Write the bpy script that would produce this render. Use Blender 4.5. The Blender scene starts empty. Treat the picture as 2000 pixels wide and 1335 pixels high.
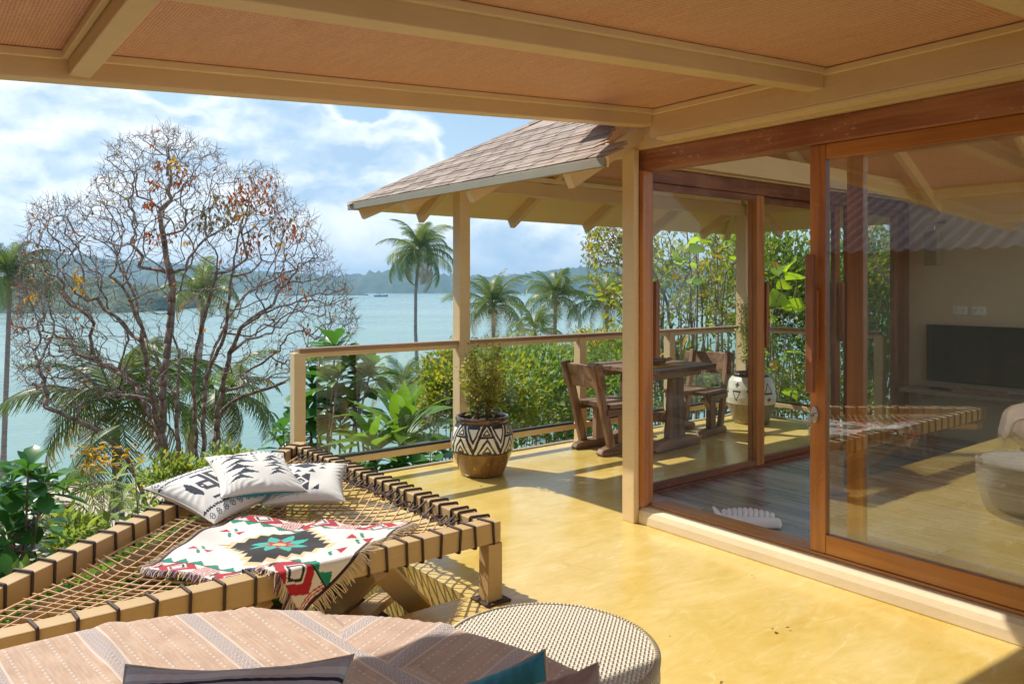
import bpy, math, random
import numpy as np
from mathutils import Vector, Matrix, Quaternion
rnd = random.Random(7)
rng = np.random.default_rng(11)
sc = bpy.context.scene
COL = sc.collection
R = math.radians

# ---------------------------------------------------------------- camera
EYE = 1.47                                   # eye height above the terrace floor
FOC = 1519.0                                 # focal length in photo pixels (2000 wide)
FW = Vector((.6155, .7881, 0)); RT = Vector((.7881, -.6155, 0))
cam_d = bpy.data.cameras.new('camera'); cam = bpy.data.objects.new('camera', cam_d); COL.objects.link(cam)
cam.location = (0, 0, EYE); cam.rotation_euler = (R(90), 0, -math.atan2(.6155, .7881))
cam_d.sensor_width = 36; cam_d.lens = FOC / 2000 * 36; cam_d.shift_y = -.0547
cam_d.clip_start = .05; cam_d.clip_end = 20000
sc.camera = cam

def at(u, v, d):
    """place seen at photo pixel (u,v), d metres ahead"""
    p = FW * d + RT * ((u - 1000) / FOC * d)
    return Vector((p.x, p.y, EYE - (v - 558) / FOC * d))

# ---------------------------------------------------------------- node helpers
class NT:
    def __init__(s, tree): s.t = tree
    def n(s, kind, **kw):
        nd = s.t.nodes.new('ShaderNode' + kind)
        for k, v in kw.items(): setattr(nd, k, v)
        return nd
    def set(s, sock, v):
        if isinstance(v, bpy.types.NodeSocket): s.t.links.new(v, sock)
        elif v is not None:
            if hasattr(sock.default_value, '__len__') and not hasattr(v, '__len__'): v = (v,) * len(sock.default_value)
            if hasattr(sock.default_value, '__len__') and len(sock.default_value) == 4 and len(v) == 3: v = (*v, 1)
            sock.default_value = v
    def m(s, op, a, b=None, c=None, clamp=False):
        nd = s.n('Math', operation=op, use_clamp=clamp)
        for i, x in enumerate((a, b, c)):
            if x is not None: s.set(nd.inputs[i], x)
        return nd.outputs[0]
    def vm(s, op, a, b=None):
        nd = s.n('VectorMath', operation=op)
        s.set(nd.inputs[0], a)
        if b is not None: s.set(nd.inputs[3 if op == 'SCALE' else 1], b)
        return nd.outputs['Value'] if op in ('LENGTH', 'DISTANCE', 'DOT_PRODUCT') else nd.outputs[0]
    def noise(s, vec, scale, detail=4, rough=.55, dist=0, out='Fac'):
        nd = s.n('TexNoise'); s.set(nd.inputs['Vector'], vec)
        nd.inputs['Scale'].default_value = scale; nd.inputs['Detail'].default_value = detail
        nd.inputs['Roughness'].default_value = rough; nd.inputs['Distortion'].default_value = dist
        return nd.outputs[out]
    def mix(s, f, a, b, blend='MIX'):
        nd = s.n('Mix', data_type='RGBA', blend_type=blend); s.set(nd.inputs['Factor'], f)
        s.set(nd.inputs['A'], a); s.set(nd.inputs['B'], b)
        return nd.outputs['Result']
    def ss(s, x, lo, hi, a=0., b=1.):
        nd = s.n('MapRange', interpolation_type='SMOOTHSTEP'); s.set(nd.inputs[0], x)
        for i, k in enumerate((lo, hi, a, b)): nd.inputs[i + 1].default_value = k
        return nd.outputs[0]
    def xyz(s, v):
        nd = s.n('SeparateXYZ'); s.set(nd.inputs[0], v); return nd.outputs
    def comb(s, x, y, z):
        nd = s.n('CombineXYZ')
        for i, k in enumerate((x, y, z)): s.set(nd.inputs[i], k)
        return nd.outputs[0]

# ---------------------------------------------------------------- sky and sun
SUN_DIR = Vector((.34, -.84, -1.0)).normalized()          # the way sunlight travels
SUN_EL = math.asin(-SUN_DIR.z); SUN_ROT = math.atan2(-SUN_DIR.x, -SUN_DIR.y)
world = bpy.data.worlds.new('World'); sc.world = world; world.use_nodes = True
wt = NT(world.node_tree); world.node_tree.nodes.clear()
sky = wt.n('TexSky', sky_type='NISHITA', sun_disc=False, sun_elevation=SUN_EL, sun_rotation=SUN_ROT, altitude=0)
sky.air_density = 1.0; sky.dust_density = 2.2; sky.ozone_density = 1.5
CLOUD_W, CLOUD_G, SKY_BLUE, SKY_PALE, SKY_TINT = (8.4, 8.7, 8.9), (3.3, 4.7, 6.2), (4.5, 6.6, 8.1), (6.2, 7.0, 7.7), (.75, .85, .92)
gen = wt.n('TexCoord').outputs['Generated']
dz = wt.xyz(gen)[2]
stretch = wt.vm('MULTIPLY', gen, (1, 1, 1.9))
def billow(sc_, det): return wt.vm('SUBTRACT', wt.noise(stretch, sc_, det, .58, out='Color'), (.5, .5, .5))
warp = wt.vm('ADD', gen, wt.vm('ADD', wt.vm('SCALE', billow(14, 7), .040), wt.vm('SCALE', billow(3.2, 2), .07)))
n1 = wt.noise(wt.vm('MULTIPLY', warp, (1, 1, 2.4)), 3.6, 8, .56)
fine = wt.noise(stretch, 26, 6, .6)
# heaped clouds over the bay: bearing in photo pixels, radius, strength (negative: a gap)
CLOUDS = [(775, 275, 80, .62), (725, 330, 110, .50), (830, 315, 55, .45), (690, 262, 55, .40), (600, 300, 130, .55), (520, 225, 110, .60), (410, 235, 90, .50), (470, 330, 170, .40), (640, 400, 260, .26),
          (90, 230, 210, .75), (190, 280, 130, .6), (60, 380, 260, .36), (1000, 430, 140, .22), (960, 330, 90, .16), (1300, 520, 200, .2), (230, 430, 260, .28), (1000, 500, 300, .22), (1080, 440, 120, .16),
          (300, 195, 62, -.40), (690, 205, 70, -.30), (885, 300, 55, -.25)]
dens = wt.m('ADD', wt.m('MULTIPLY', n1, 1.15), wt.m('SUBTRACT', wt.m('MULTIPLY', wt.noise(warp, 13, 6, .55), .45), .42))
for (u, v, r, a) in CLOUDS:
    d0 = (at(u, v, 1000) - Vector((0, 0, EYE))).normalized()
    dist = wt.vm('LENGTH', wt.vm('MULTIPLY', wt.vm('SUBTRACT', warp, tuple(d0)), (FOC / r, FOC / r, FOC / r * 1.2)))
    dens = wt.m('ADD', dens, wt.m('MULTIPLY', wt.ss(dist, 1.3, .25), a))
dens = wt.m('ADD', dens, wt.m('MULTIPLY', wt.m('SUBTRACT', fine, .5), .12))
mask = wt.ss(dens, .56, .84)
# the deep middle of a heap and its underside read greyer than the rims
low = wt.noise(wt.vm('ADD', wt.vm('MULTIPLY', warp, (1, 1, 2.4)), (.02, -.03, .12)), 3.6, 6, .55)
pv = wt.vm('MULTIPLY', warp, (1, 1, 1.5)); puff = wt.noise(pv, 13, 7, .55); puff2 = wt.noise(wt.vm('ADD', pv, (-.012, .010, .030)), 13, 7, .55)
relief = wt.m('ADD', wt.m('MULTIPLY', wt.m('SUBTRACT', puff2, puff), 1.6), wt.m('MULTIPLY', wt.m('SUBTRACT', low, .5), 1.9))
grey = wt.m('MULTIPLY', wt.ss(dens, .66, 1.05, .25, 1.), wt.ss(relief, -.45, .48, .0, 1.))
ccol = wt.mix(grey, CLOUD_W, CLOUD_G)
base = wt.mix(.35, wt.mix(1., sky.outputs[0], SKY_TINT, 'MULTIPLY'), SKY_BLUE)
base = wt.mix(wt.ss(dz, .24, -.02, 0, .85), base, SKY_PALE)     # thin veil thickening to the horizon
skyc = wt.mix(wt.m('MULTIPLY', mask, .92), base, ccol)
bg = wt.n('Background'); wt.set(bg.inputs[0], skyc); bg.inputs[1].default_value = .093
wo = wt.n('OutputWorld'); world.node_tree.links.new(bg.outputs[0], wo.inputs[0])
sun_d = bpy.data.lights.new('sun', 'SUN'); sun_d.energy = 3.3; sun_d.angle = R(.5); sun_d.color = (1, .93, .82)
sun = bpy.data.objects.new('sun', sun_d); COL.objects.link(sun)
sun.rotation_euler = SUN_DIR.to_track_quat('-Z', 'Y').to_euler(); sun.location = (-6, 15, 18)
vs = sc.view_settings; vs.view_transform = 'Standard'; vs.look = 'None'; vs.gamma = 1; vs.use_curve_mapping = False; vs.exposure = .72
sc.render.engine = 'CYCLES'
cy = sc.cycles; cy.use_denoising = True; cy.max_bounces = 12; cy.diffuse_bounces = 8; cy.glossy_bounces = 4; cy.transmission_bounces = 6
cy.transparent_max_bounces = 24; cy.caustics_reflective = False; cy.caustics_refractive = False; cy.sample_clamp_indirect = 8

# ---------------------------------------------------------------- materials
def new_mat(name):
    m = bpy.data.materials.new(name); m.use_nodes = True
    t = NT(m.node_tree); b = m.node_tree.nodes['Principled BSDF']
    return m, t, b
def coords(t, kind='Object'): return t.n('TexCoord').outputs[kind]
def geo_pos(t): return t.n('NewGeometry').outputs['Position']

def paint(name, c, rough=.5, var=.10, scale=3., bump=.15, bscale=60., spec=.4):
    """painted or plastered surface: faint mottling, brush marks, a little grime"""
    m, t, b = new_mat(name); p = geo_pos(t)
    f = t.noise(p, scale, 6, .6); f2 = t.noise(t.vm('MULTIPLY', p, (1, 1, 6)), scale * 4, 4)
    f3 = t.noise(t.vm('MULTIPLY', p, (3, 3, 40)), 2, 5, .6); f4 = t.ss(t.noise(p, 17, 5, .65), .64, .76)
    k = t.m('ADD', t.m('MULTIPLY', t.m('SUBTRACT', f, .5), var * 2.4), t.m('SUBTRACT', t.m('MULTIPLY', t.m('SUBTRACT', t.m('ADD', f2, f3), 1.), var * 1.2), t.m('MULTIPLY', f4, var * 1.6)))
    hsv = t.n('HueSaturation'); hsv.inputs['Color'].default_value = (*c, 1); t.set(hsv.inputs['Value'], t.m('ADD', 1., k))
    t.set(b.inputs['Base Color'], hsv.outputs[0]); t.set(b.inputs['Roughness'], t.m('ADD', rough, t.m('MULTIPLY', t.m('SUBTRACT', f2, .5), .2)))
    b.inputs['Specular IOR Level'].default_value = spec
    bp = t.n('Bump'); bp.inputs['Strength'].default_value = bump; bp.inputs['Distance'].default_value = .004
    t.set(bp.inputs['Height'], t.noise(p, bscale, 4)); t.set(b.inputs['Normal'], bp.outputs[0])
    return m

def wood(name, c1, c2, axis=2, scale=1., rough=.4, bump=.3, scars=0., coat=0., rand=0., coord='geo'):
    """timber: grain drawn out along one axis, knots, optional pale scars"""
    m, t, b = new_mat(name); p = geo_pos(t) if coord == 'geo' else coords(t)
    if rand:
        oi = t.n('ObjectInfo'); p = t.vm('ADD', p, t.vm('SCALE', (7.1, 3.3, 5.7), oi.outputs['Random']))
    st = [22., 22., 22.]; st[axis] = 1.3
    g = t.noise(t.vm('MULTIPLY', p, tuple(x * scale for x in st)), 1, 7, .62, .6)
    big = t.noise(p, 2.2 * scale, 3)
    f = t.ss(t.m('ADD', g, t.m('MULTIPLY', t.m('SUBTRACT', big, .5), .5)), .32, .7)
    col = t.mix(f, c1, c2)
    if rand:
        hsv = t.n('HueSaturation'); t.set(hsv.inputs['Color'], col)
        t.set(hsv.inputs['Value'], t.m('ADD', 1 - rand / 2, t.m('MULTIPLY', oi.outputs['Random'], rand))); col = hsv.outputs[0]
    if scars:
        st2 = [70., 70., 70.]; st2[axis] = 30.
        sn = t.noise(t.vm('MULTIPLY', p, tuple(st2)), 1, 3, .6)
        big2 = t.noise(p, 3.1, 2)
        sm = t.m('MULTIPLY', t.ss(sn, .60, .66), t.ss(big2, .40, .56))
        col = t.mix(t.m('MULTIPLY', sm, scars * .75), col, (.58, .40, .29))
        wn = t.noise(t.vm('MULTIPLY', p, (4, 1.4, 4)), 1, 3)
        col = t.mix(t.ss(wn, .5, .75, 0, .35), col, (.40, .22, .14))
    t.set(b.inputs['Base Color'], col); t.set(b.inputs['Roughness'], t.m('ADD', rough - .1, t.m('MULTIPLY', g, .25)))
    b.inputs['Coat Weight'].default_value = coat; b.inputs['Coat Roughness'].default_value = .2
    bp = t.n('Bump'); bp.inputs['Strength'].default_value = bump; bp.inputs['Distance'].default_value = .003
    t.set(bp.inputs['Height'], g); t.set(b.inputs['Normal'], bp.outputs[0])
    return m

def plain(name, c, rough=.5, metal=0., spec=.5, emis=None):
    m, t, b = new_mat(name); p = coords(t)
    f = t.noise(p, 14, 4)
    t.set(b.inputs['Base Color'], t.mix(f, tuple(x * .82 for x in c), tuple(min(1, x * 1.18) for x in c)))
    b.inputs['Roughness'].default_value = rough; b.inputs['Metallic'].default_value = metal; b.inputs['Specular IOR Level'].default_value = spec
    return m

def leaf_mat(name, c1, c2, gloss=.35, trans=.45, scale=2.5):
    """leaf: colour differs clump to clump and leaf to leaf, lets light through"""
    m, t, b = new_mat(name); p = geo_pos(t)
    oi = t.n('ObjectInfo'); gi = t.n('NewGeometry')
    f = t.m('ADD', t.m('MULTIPLY', t.noise(p, scale, 3), .8), t.m('ADD', t.m('MULTIPLY', gi.outputs['Random Per Island'], .45), t.m('MULTIPLY', oi.outputs['Random'], .25)))
    col = t.mix(t.ss(f, .35, 1.05), c1, c2)
    t.set(b.inputs['Base Color'], col); b.inputs['Roughness'].default_value = 1 - gloss - .2; b.inputs['Specular IOR Level'].default_value = gloss
    tr = t.n('BsdfTranslucent'); t.set(tr.inputs[0], t.mix(.5, col, tuple(min(1, x * y) for x, y in zip(c2, (2.2, 2.0, .9)))))
    mx = t.n('MixShader'); mx.inputs[0].default_value = trans
    t.t.links.new(b.outputs[0], mx.inputs[1]); t.t.links.new(tr.outputs[0], mx.inputs[2])
    t.t.links.new(mx.outputs[0], t.t.nodes['Material Output'].inputs[0])
    return m

def pane_mat(name, f0=.05, tint=(.93, .96, .95)):
    """clear pane: mirror share grows with the angle (Schlick), the rest passes straight through"""
    m, t, b = new_mat(name); t.t.nodes.remove(b); g = t.n('NewGeometry')
    c = t.m('ABSOLUTE', t.vm('DOT_PRODUCT', g.outputs['Normal'], g.outputs['Incoming']))
    fr = t.m('ADD', f0, t.m('MULTIPLY', 1 - f0, t.m('POWER', t.m('SUBTRACT', 1., c, clamp=True), 5.)))
    tr = t.n('BsdfTransparent'); tr.inputs[0].default_value = (*tint, 1)
    gl = t.n('BsdfGlossy'); gl.inputs['Roughness'].default_value = 0.0; gl.inputs[0].default_value = (1, 1, 1, 1)
    mx = t.n('MixShader'); t.set(mx.inputs[0], fr)
    t.t.links.new(tr.outputs[0], mx.inputs[1]); t.t.links.new(gl.outputs[0], mx.inputs[2])
    t.t.links.new(mx.outputs[0], t.t.nodes['Material Output'].inputs[0])
    return m

def attr_mat(name, rough=.9, weave=900., bump=.25, sheen=.2):
    """woven cloth whose dyed pattern is stored on the mesh"""
    m, t, b = new_mat(name)
    a = t.n('VertexColor', layer_name='dye')
    p = coords(t)
    f = t.noise(p, 240, 2)
    t.set(b.inputs['Base Color'], t.mix(t.m('MULTIPLY', f, .25), a.outputs[0], (.35, .3, .26), 'MULTIPLY'))
    b.inputs['Roughness'].default_value = rough; b.inputs['Sheen Weight'].default_value = sheen; b.inputs['Specular IOR Level'].default_value = .2
    bp = t.n('Bump'); bp.inputs['Strength'].default_value = bump; bp.inputs['Distance'].default_value = .002
    t.set(bp.inputs['Height'], t.noise(p, 300, 2)); t.set(b.inputs['Normal'], bp.outputs[0])
    return m

M = {}
TAN = (.74, .56, .32)
M['tan'] = paint('tan_paint', TAN, .5, .09)
M['tan_bed'] = paint('tan_bed_paint', (.54, .37, .175), .5, .09)
M['cream'] = paint('cream_plaster', (.72, .60, .40), .55, .10, 4, .3, 30)
M['trim'] = paint('pale_trim_paint', (.84, .69, .44), .5, .08)
M['soffit'] = paint('soffit_board', (.86, .67, .34), .6, .06, 1.5)
M['wall'] = paint('beige_render', (.74, .61, .44), .8, .07, 2, .4, 120)
M['teak_y'] = wood('scarred_red_timber', (.26, .09, .038), (.46, .20, .095), 1, .7, .42, .35, .9)
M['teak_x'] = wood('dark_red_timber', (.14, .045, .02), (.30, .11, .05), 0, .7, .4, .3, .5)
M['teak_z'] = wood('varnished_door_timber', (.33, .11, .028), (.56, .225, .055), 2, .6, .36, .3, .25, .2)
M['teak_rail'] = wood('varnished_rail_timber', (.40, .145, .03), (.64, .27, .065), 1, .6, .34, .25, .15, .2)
M['stile_dark'] = wood('dark_stile_timber', (.20, .065, .026), (.40, .15, .06), 2, .6, .36, .2, .2, .2)  # darker timber for the side door stiles and the handles
M['bench'] = wood('weathered_bench_timber', (.13, .068, .04), (.38, .23, .145), 0, .55, .5, .5, .25, 0, .4, 'obj')
M['bench_z'] = wood('weathered_post_timber', (.12, .062, .038), (.36, .215, .135), 2, .55, .5, .5, .25, 0, .4, 'obj')
M['rail_cap'] = wood('brown_handrail_timber', (.28, .165, .10), (.48, .32, .21), 0, .6, .45, .3)
M['under'] = wood('brown_under_timber', (.08, .035, .018), (.2, .095, .05), 2, .6, .7, .4)
M['plank'] = wood('grey_brown_floor_timber', (.22, .185, .175), (.46, .40, .375), 1, .5, .26, .15, 0, .15, .55)
M['rubber'] = plain('black_rubber', (.015, .016, .015), .4)
M['rope_dark'] = plain('dark_brown_rope', (.065, .038, .028), .7)
M['rope'] = plain('tan_net_cord', (.62, .40, .22), .75)
M['glass'] = pane_mat('door_glass', .125, (.965, .98, .965))
M['side_glass'] = pane_mat('side_door_glass', .016, (.97, .985, .97))
M['rail_glass'] = pane_mat('railing_glass', .035, (.96, .98, .96))
M['steel'] = plain('brushed_steel', (.6, .6, .58), .3, 1.)
M['black'] = plain('black_plastic', (.012, .012, .014), .25)
M['white_plastic'] = plain('white_plastic', (.9, .9, .88), .35)
M['screen'] = plain('tv_screen', (.006, .006, .008), .12, 0, .8)
M['shelf'] = paint('shelf_board', (.36, .28, .2), .5, .08)
M['towel'] = plain('white_terry', (.92, .92, .95), .95, 0, .1)
M['rattan'] = None

def mat_ceiling():
    m, t, b = new_mat('woven_bamboo_mat'); p = geo_pos(t); o = t.xyz(p)
    a = t.m('MULTIPLY', t.m('ADD', o[0], o[1]), 300.); c = t.m('MULTIPLY', t.m('SUBTRACT', o[0], o[1]), 300.)
    w = t.m('MULTIPLY', t.m('SINE', a), t.m('SINE', c)); w2 = t.m('SINE', t.m('MULTIPLY', o[1], 330.))
    f = t.noise(p, 90, 3); big = t.noise(p, 1.4, 3); mid = t.noise(t.vm('MULTIPLY', p, (30, 5, 5)), 1, 4)
    k = t.m('ADD', t.m('ADD', t.m('MULTIPLY', w, .42), t.m('MULTIPLY', w2, .16)), t.m('ADD', f, t.m('MULTIPLY', t.m('SUBTRACT', mid, .5), .5)))
    col = t.mix(t.ss(k, .1, .95), (.52, .265, .175), (.88, .54, .39))
    col = t.mix(t.ss(big, .35, .7, 0, .3), col, (.70, .46, .33))
    t.set(b.inputs['Base Color'], col); b.inputs['Roughness'].default_value = .55; b.inputs['Specular IOR Level'].default_value = .3
    bp = t.n('Bump'); bp.inputs['Strength'].default_value = .35; bp.inputs['Distance'].default_value = .004
    t.set(bp.inputs['Height'], k); t.set(b.inputs['Normal'], bp.outputs[0])
    return m
M['mat'] = mat_ceiling()

def mat_floor():
    """polished yellow cement: trowel swirls, worn spots, specks"""
    m, t, b = new_mat('polished_yellow_cement'); p = geo_pos(t)
    q = t.vm('MULTIPLY', p, (1, 1.5, 1))
    a = t.noise(q, 1.6, 8, .62, .8); s = t.noise(t.vm('MULTIPLY', p, (2.2, 6, 1)), 2.2, 7, .65, 1.2); fine = t.noise(p, 45, 4)
    f = t.m('ADD', t.m('MULTIPLY', a, .6), t.m('MULTIPLY', s, .4))
    col = t.mix(t.ss(f, .30, .72), (.62, .435, .095), (.765, .59, .235))
    col = t.mix(t.ss(s, .58, .74, 0, .55), col, (.86, .70, .36))
    col = t.mix(t.m('MULTIPLY', t.ss(a, .30, .42, 1, 0), .35), col, (.58, .34, .06))
    spk = t.n('TexVoronoi'); t.set(spk.inputs['Vector'], p); spk.inputs['Scale'].default_value = 5.5
    spot = t.m('MULTIPLY', t.ss(t.m('ADD', spk.outputs['Distance'], t.m('MULTIPLY', fine, .05)), .075, .045), t.ss(t.noise(p, 2.3, 2), .55, .63))
    col = t.mix(t.m('MULTIPLY', spot, .75), col, (.16, .10, .035))
    t.set(b.inputs['Base Color'], col)
    t.set(b.inputs['Roughness'], t.m('ADD', .06, t.m('MULTIPLY', t.m('ADD', a, fine), .13)))
    b.inputs['Specular IOR Level'].default_value = .55
    bp = t.n('Bump'); bp.inputs['Strength'].default_value = .22; bp.inputs['Distance'].default_value = .006
    t.set(bp.inputs['Height'], t.m('ADD', s, t.m('MULTIPLY', fine, .12))); t.set(b.inputs['Normal'], bp.outputs[0])
    return m
M['floor'] = mat_floor()

def mat_shingle():
    m, t, b = new_mat('mauve_asphalt_shingle'); p = geo_pos(t); oi = t.n('ObjectInfo')
    g = t.noise(p, 220, 3); big = t.noise(p, 3, 4)
    k = t.m('ADD', t.m('MULTIPLY', oi.outputs['Random'], .7), t.m('MULTIPLY', g, .5))
    col = t.mix(t.ss(k, .2, 1.), (.235, .17, .135), (.40, .305, .245))
    col = t.mix(t.ss(big, .5, .75, 0, .4), col, (.43, .34, .275))
    t.set(b.inputs['Base Color'], col); b.inputs['Roughness'].default_value = .85
    bp = t.n('Bump'); bp.inputs['Strength'].default_value = .5; bp.inputs['Distance'].default_value = .003
    t.set(bp.inputs['Height'], g); t.set(b.inputs['Normal'], bp.outputs[0])
    return m
M['shingle'] = mat_shingle()
M['fascia'] = paint('grey_cream_fascia', (.33, .30, .225), .6, .12)

def mat_rattan(name, c1, c2, dark=(.24, .17, .11)):
    """flat synthetic rattan, over-and-under weave (cylinder wrap on the side, straight rows on top)"""
    m, t, b = new_mat(name); uv = t.n('UVMap', uv_map='weave').outputs[0]
    o = t.xyz(uv)
    a = t.m('FRACT', o[0]); c = t.m('FRACT', o[1])
    par = t.m('MODULO', t.m('ADD', t.m('FLOOR', o[0]), t.m('FLOOR', o[1])), 2.)
    hump_a = t.m('SINE', t.m('MULTIPLY', a, math.pi)); hump_c = t.m('SINE', t.m('MULTIPLY', c, math.pi))
    h = t.m('ADD', t.m('MULTIPLY', hump_a, t.m('SUBTRACT', 1.3, par)), t.m('MULTIPLY', hump_c, t.m('ADD', .3, par)))
    gap = t.ss(h, .12, .5, 1, 0)
    col = t.mix(t.noise(t.vm('MULTIPLY', uv, (.2, .2, 1)), 3, 3), c1, c2)
    col = t.mix(gap, col, dark)
    t.set(b.inputs['Base Color'], col); b.inputs['Roughness'].default_value = .45
    bp = t.n('Bump'); bp.inputs['Strength'].default_value = .9; bp.inputs['Distance'].default_value = .006
    t.set(bp.inputs['Height'], h); t.set(b.inputs['Normal'], bp.outputs[0])
    return m
M['rattan'] = mat_rattan('cream_rattan', (.72, .65, .51), (.86, .80, .66))

def mat_throw(name, peach1=(.58, .40, .29), peach2=(.73, .54, .41)):
    """striped throw: uv in metres, u across the stripes"""
    m, t, b = new_mat(name); uv = t.n('UVMap', uv_map='weave').outputs[0]; o = t.xyz(uv)
    u, v = o[0], o[1]
    fine = t.noise(uv, 420, 2); slub = t.noise(t.vm('MULTIPLY', uv, (160, 12, 1)), 1, 3); mott = t.noise(uv, 12, 5)
    col = t.mix(t.ss(t.m('ADD', t.m('MULTIPLY', slub, .5), t.m('MULTIPLY', mott, .5)), .35, .65), peach1, peach2)
    # thin stitched lines
    fu = t.m('ABSOLUTE', t.m('SUBTRACT', t.m('FRACT', t.m('MULTIPLY', u, 1 / .047)), .5))
    dash = t.ss(t.m('SINE', t.m('MULTIPLY', v, 2 * math.pi / .022)), -.5, .1)
    line = t.m('MULTIPLY', t.ss(fu, .09, .05), dash)
    col = t.mix(t.m('MULTIPLY', line, .65), col, (.80, .74, .69))
    # broad woven bands with small key figures
    fb = t.m('SUBTRACT', t.m('FRACT', t.m('MULTIPLY', u, 1 / .235)), .5)
    band = t.ss(t.m('ABSOLUTE', fb), .085, .072)
    px = t.m('MULTIPLY', fb, .235 / .010); py = t.m('MULTIPLY', v, 1 / .02)
    zig = t.m('ABSOLUTE', t.m('SUBTRACT', t.m('FRACT', py), .5))
    key = t.m('FRACT', t.m('ADD', t.m('ABSOLUTE', px), t.m('MULTIPLY', zig, 2.4)))
    ink = t.m('MULTIPLY', t.ss(t.m('ABSOLUTE', t.m('SUBTRACT', key, .5)), .24, .16), band)
    col = t.mix(t.m('MULTIPLY', band, .75), col, (.70, .65, .63))
    col = t.mix(t.m('MULTIPLY', ink, .75), col, (.33, .27, .31))
    edge = t.ss(t.m('ABSOLUTE', t.m('SUBTRACT', t.m('ABSOLUTE', fb), .102)), .016, .007)
    col = t.mix(t.m('MULTIPLY', edge, .8), col, (.80, .75, .70))
    t.set(b.inputs['Base Color'], t.mix(t.m('MULTIPLY', fine, .22), col, (.3, .25, .22), 'MULTIPLY'))
    b.inputs['Roughness'].default_value = .95; b.inputs['Sheen Weight'].default_value = .3; b.inputs['Specular IOR Level'].default_value = .1
    bp = t.n('Bump'); bp.inputs['Strength'].default_value = .6; bp.inputs['Distance'].default_value = .004
    t.set(bp.inputs['Height'], t.m('ADD', t.m('ADD', fine, slub), t.m('MULTIPLY', t.m('ADD', line, ink), .6))); t.set(b.inputs['Normal'], bp.outputs[0])
    return m
M['throw'] = mat_throw('peach_striped_throw'); M['throw2'] = mat_throw('peach_folded_throw', (.55, .38, .28), (.69, .50, .39))
M['dye'] = attr_mat('printed_cotton'); M['glaze_dye'] = None

def mat_glaze():
    m, t, b = new_mat('painted_pot_band'); a = t.n('VertexColor', layer_name='dye'); p = coords(t)
    f = t.noise(p, 30, 4)
    t.set(b.inputs['Base Color'], t.mix(t.ss(f, .5, .75, 0, .3), a.outputs[0], (.5, .4, .28)))
    b.inputs['Roughness'].default_value = .3
    bp = t.n('Bump'); bp.inputs['Strength'].default_value = .2; bp.inputs['Distance'].default_value = .004
    t.set(bp.inputs['Height'], f); t.set(b.inputs['Normal'], bp.outputs[0])
    return m
M['glaze_dye'] = mat_glaze()
def mat_brown_glaze(name, c1, c2, rough):
    m, t, b = new_mat(name); p = coords(t)
    f = t.noise(p, 5, 6, .6); d = t.noise(t.vm('MULTIPLY', p, (9, 9, 1.5)), 1.5, 4)
    col = t.mix(t.ss(t.m('ADD', t.m('MULTIPLY', f, .6), t.m('MULTIPLY', d, .4)), .35, .65), c1, c2)
    col = t.mix(t.ss(t.noise(p, 40, 2), .68, .74), col, (.5, .38, .2))
    t.set(b.inputs['Base Color'], col); b.inputs['Roughness'].default_value = rough; b.inputs['Coat Weight'].default_value = .6
    return m
M['glaze'] = mat_brown_glaze('amber_brown_glaze', (.14, .06, .015), (.30, .15, .045), .22)
M['glaze_grey'] = mat_brown_glaze('grey_brown_glaze', (.16, .11, .06), (.27, .2, .12), .4)
M['glaze_rim'] = mat_brown_glaze('dark_rim_glaze', (.05, .022, .012), (.13, .06, .03), .2)
M['soil'] = plain('potting_soil', (.05, .032, .02), .95)

# leaves and bark
M['lf_palm'] = leaf_mat('palm_leaf', (.035, .095, .02), (.14, .21, .04), .4, .35, .6)
M['lf_palm_far'] = leaf_mat('far_palm_leaf', (.04, .105, .022), (.17, .23, .05), .4, .35, .4)  # slightly lighter green for the palms farther off
M['lf_palm_dry'] = leaf_mat('dry_palm_leaf', (.17, .12, .05), (.30, .22, .09), .2, .3)
M['lf_dark'] = leaf_mat('dark_broad_leaf', (.03, .12, .022), (.09, .25, .045), .5, .30, 2)
M['lf_bright'] = leaf_mat('bright_fern_leaf', (.05, .16, .012), (.16, .30, .03), .4, .45, 1.5)
M['lf_pale'] = leaf_mat('pale_green_leaf', (.10, .18, .035), (.30, .40, .10), .35, .4, 3)
M['lf_olive'] = leaf_mat('yellow_green_leaf', (.09, .15, .015), (.36, .37, .035), .35, .45, 2.2)
M['lf_mid'] = leaf_mat('mid_green_leaf', (.045, .13, .02), (.18, .30, .05), .35, .4, 1.2)
M['lf_var'] = leaf_mat('variegated_leaf', (.20, .22, .06), (.62, .58, .25), .35, .35, 5)
M['lf_big'] = leaf_mat('sea_grape_leaf', (.10, .26, .015), (.33, .46, .03), .35, .55, 2.5)
M['lf_rust'] = leaf_mat('rust_red_leaf', (.24, .045, .012), (.42, .13, .025), .3, .4, 1.1)
M['lf_orange'] = leaf_mat('orange_leaf', (.50, .17, .012), (.70, .36, .03), .3, .45, 3)
M['lf_moss'] = leaf_mat('olive_bunch_leaf', (.10, .09, .02), (.24, .17, .03), .3, .35, 1.5)
M['violet'] = leaf_mat('violet_blossom', (.18, .03, .16), (.40, .10, .38), .3, .4)
M['white_petal'] = leaf_mat('white_blossom', (.6, .5, .5), (.85, .78, .78), .3, .4)
def bark(name, c1, c2, sc=(14, 14, 3)):
    m, t, b = new_mat(name); p = geo_pos(t)
    f = t.noise(t.vm('MULTIPLY', p, sc), 1.2, 6, .6)
    t.set(b.inputs['Base Color'], t.mix(t.ss(f, .35, .68), c1, c2)); b.inputs['Roughness'].default_value = .85
    bp = t.n('Bump'); bp.inputs['Strength'].default_value = .6; bp.inputs['Distance'].default_value = .02
    t.set(bp.inputs['Height'], f); t.set(b.inputs['Normal'], bp.outputs[0])
    return m
M['bark'] = bark('red_brown_bark', (.19, .105, .07), (.46, .31, .22))
M['twig'] = bark('grey_brown_twig', (.22, .15, .12), (.48, .37, .30))
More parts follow.
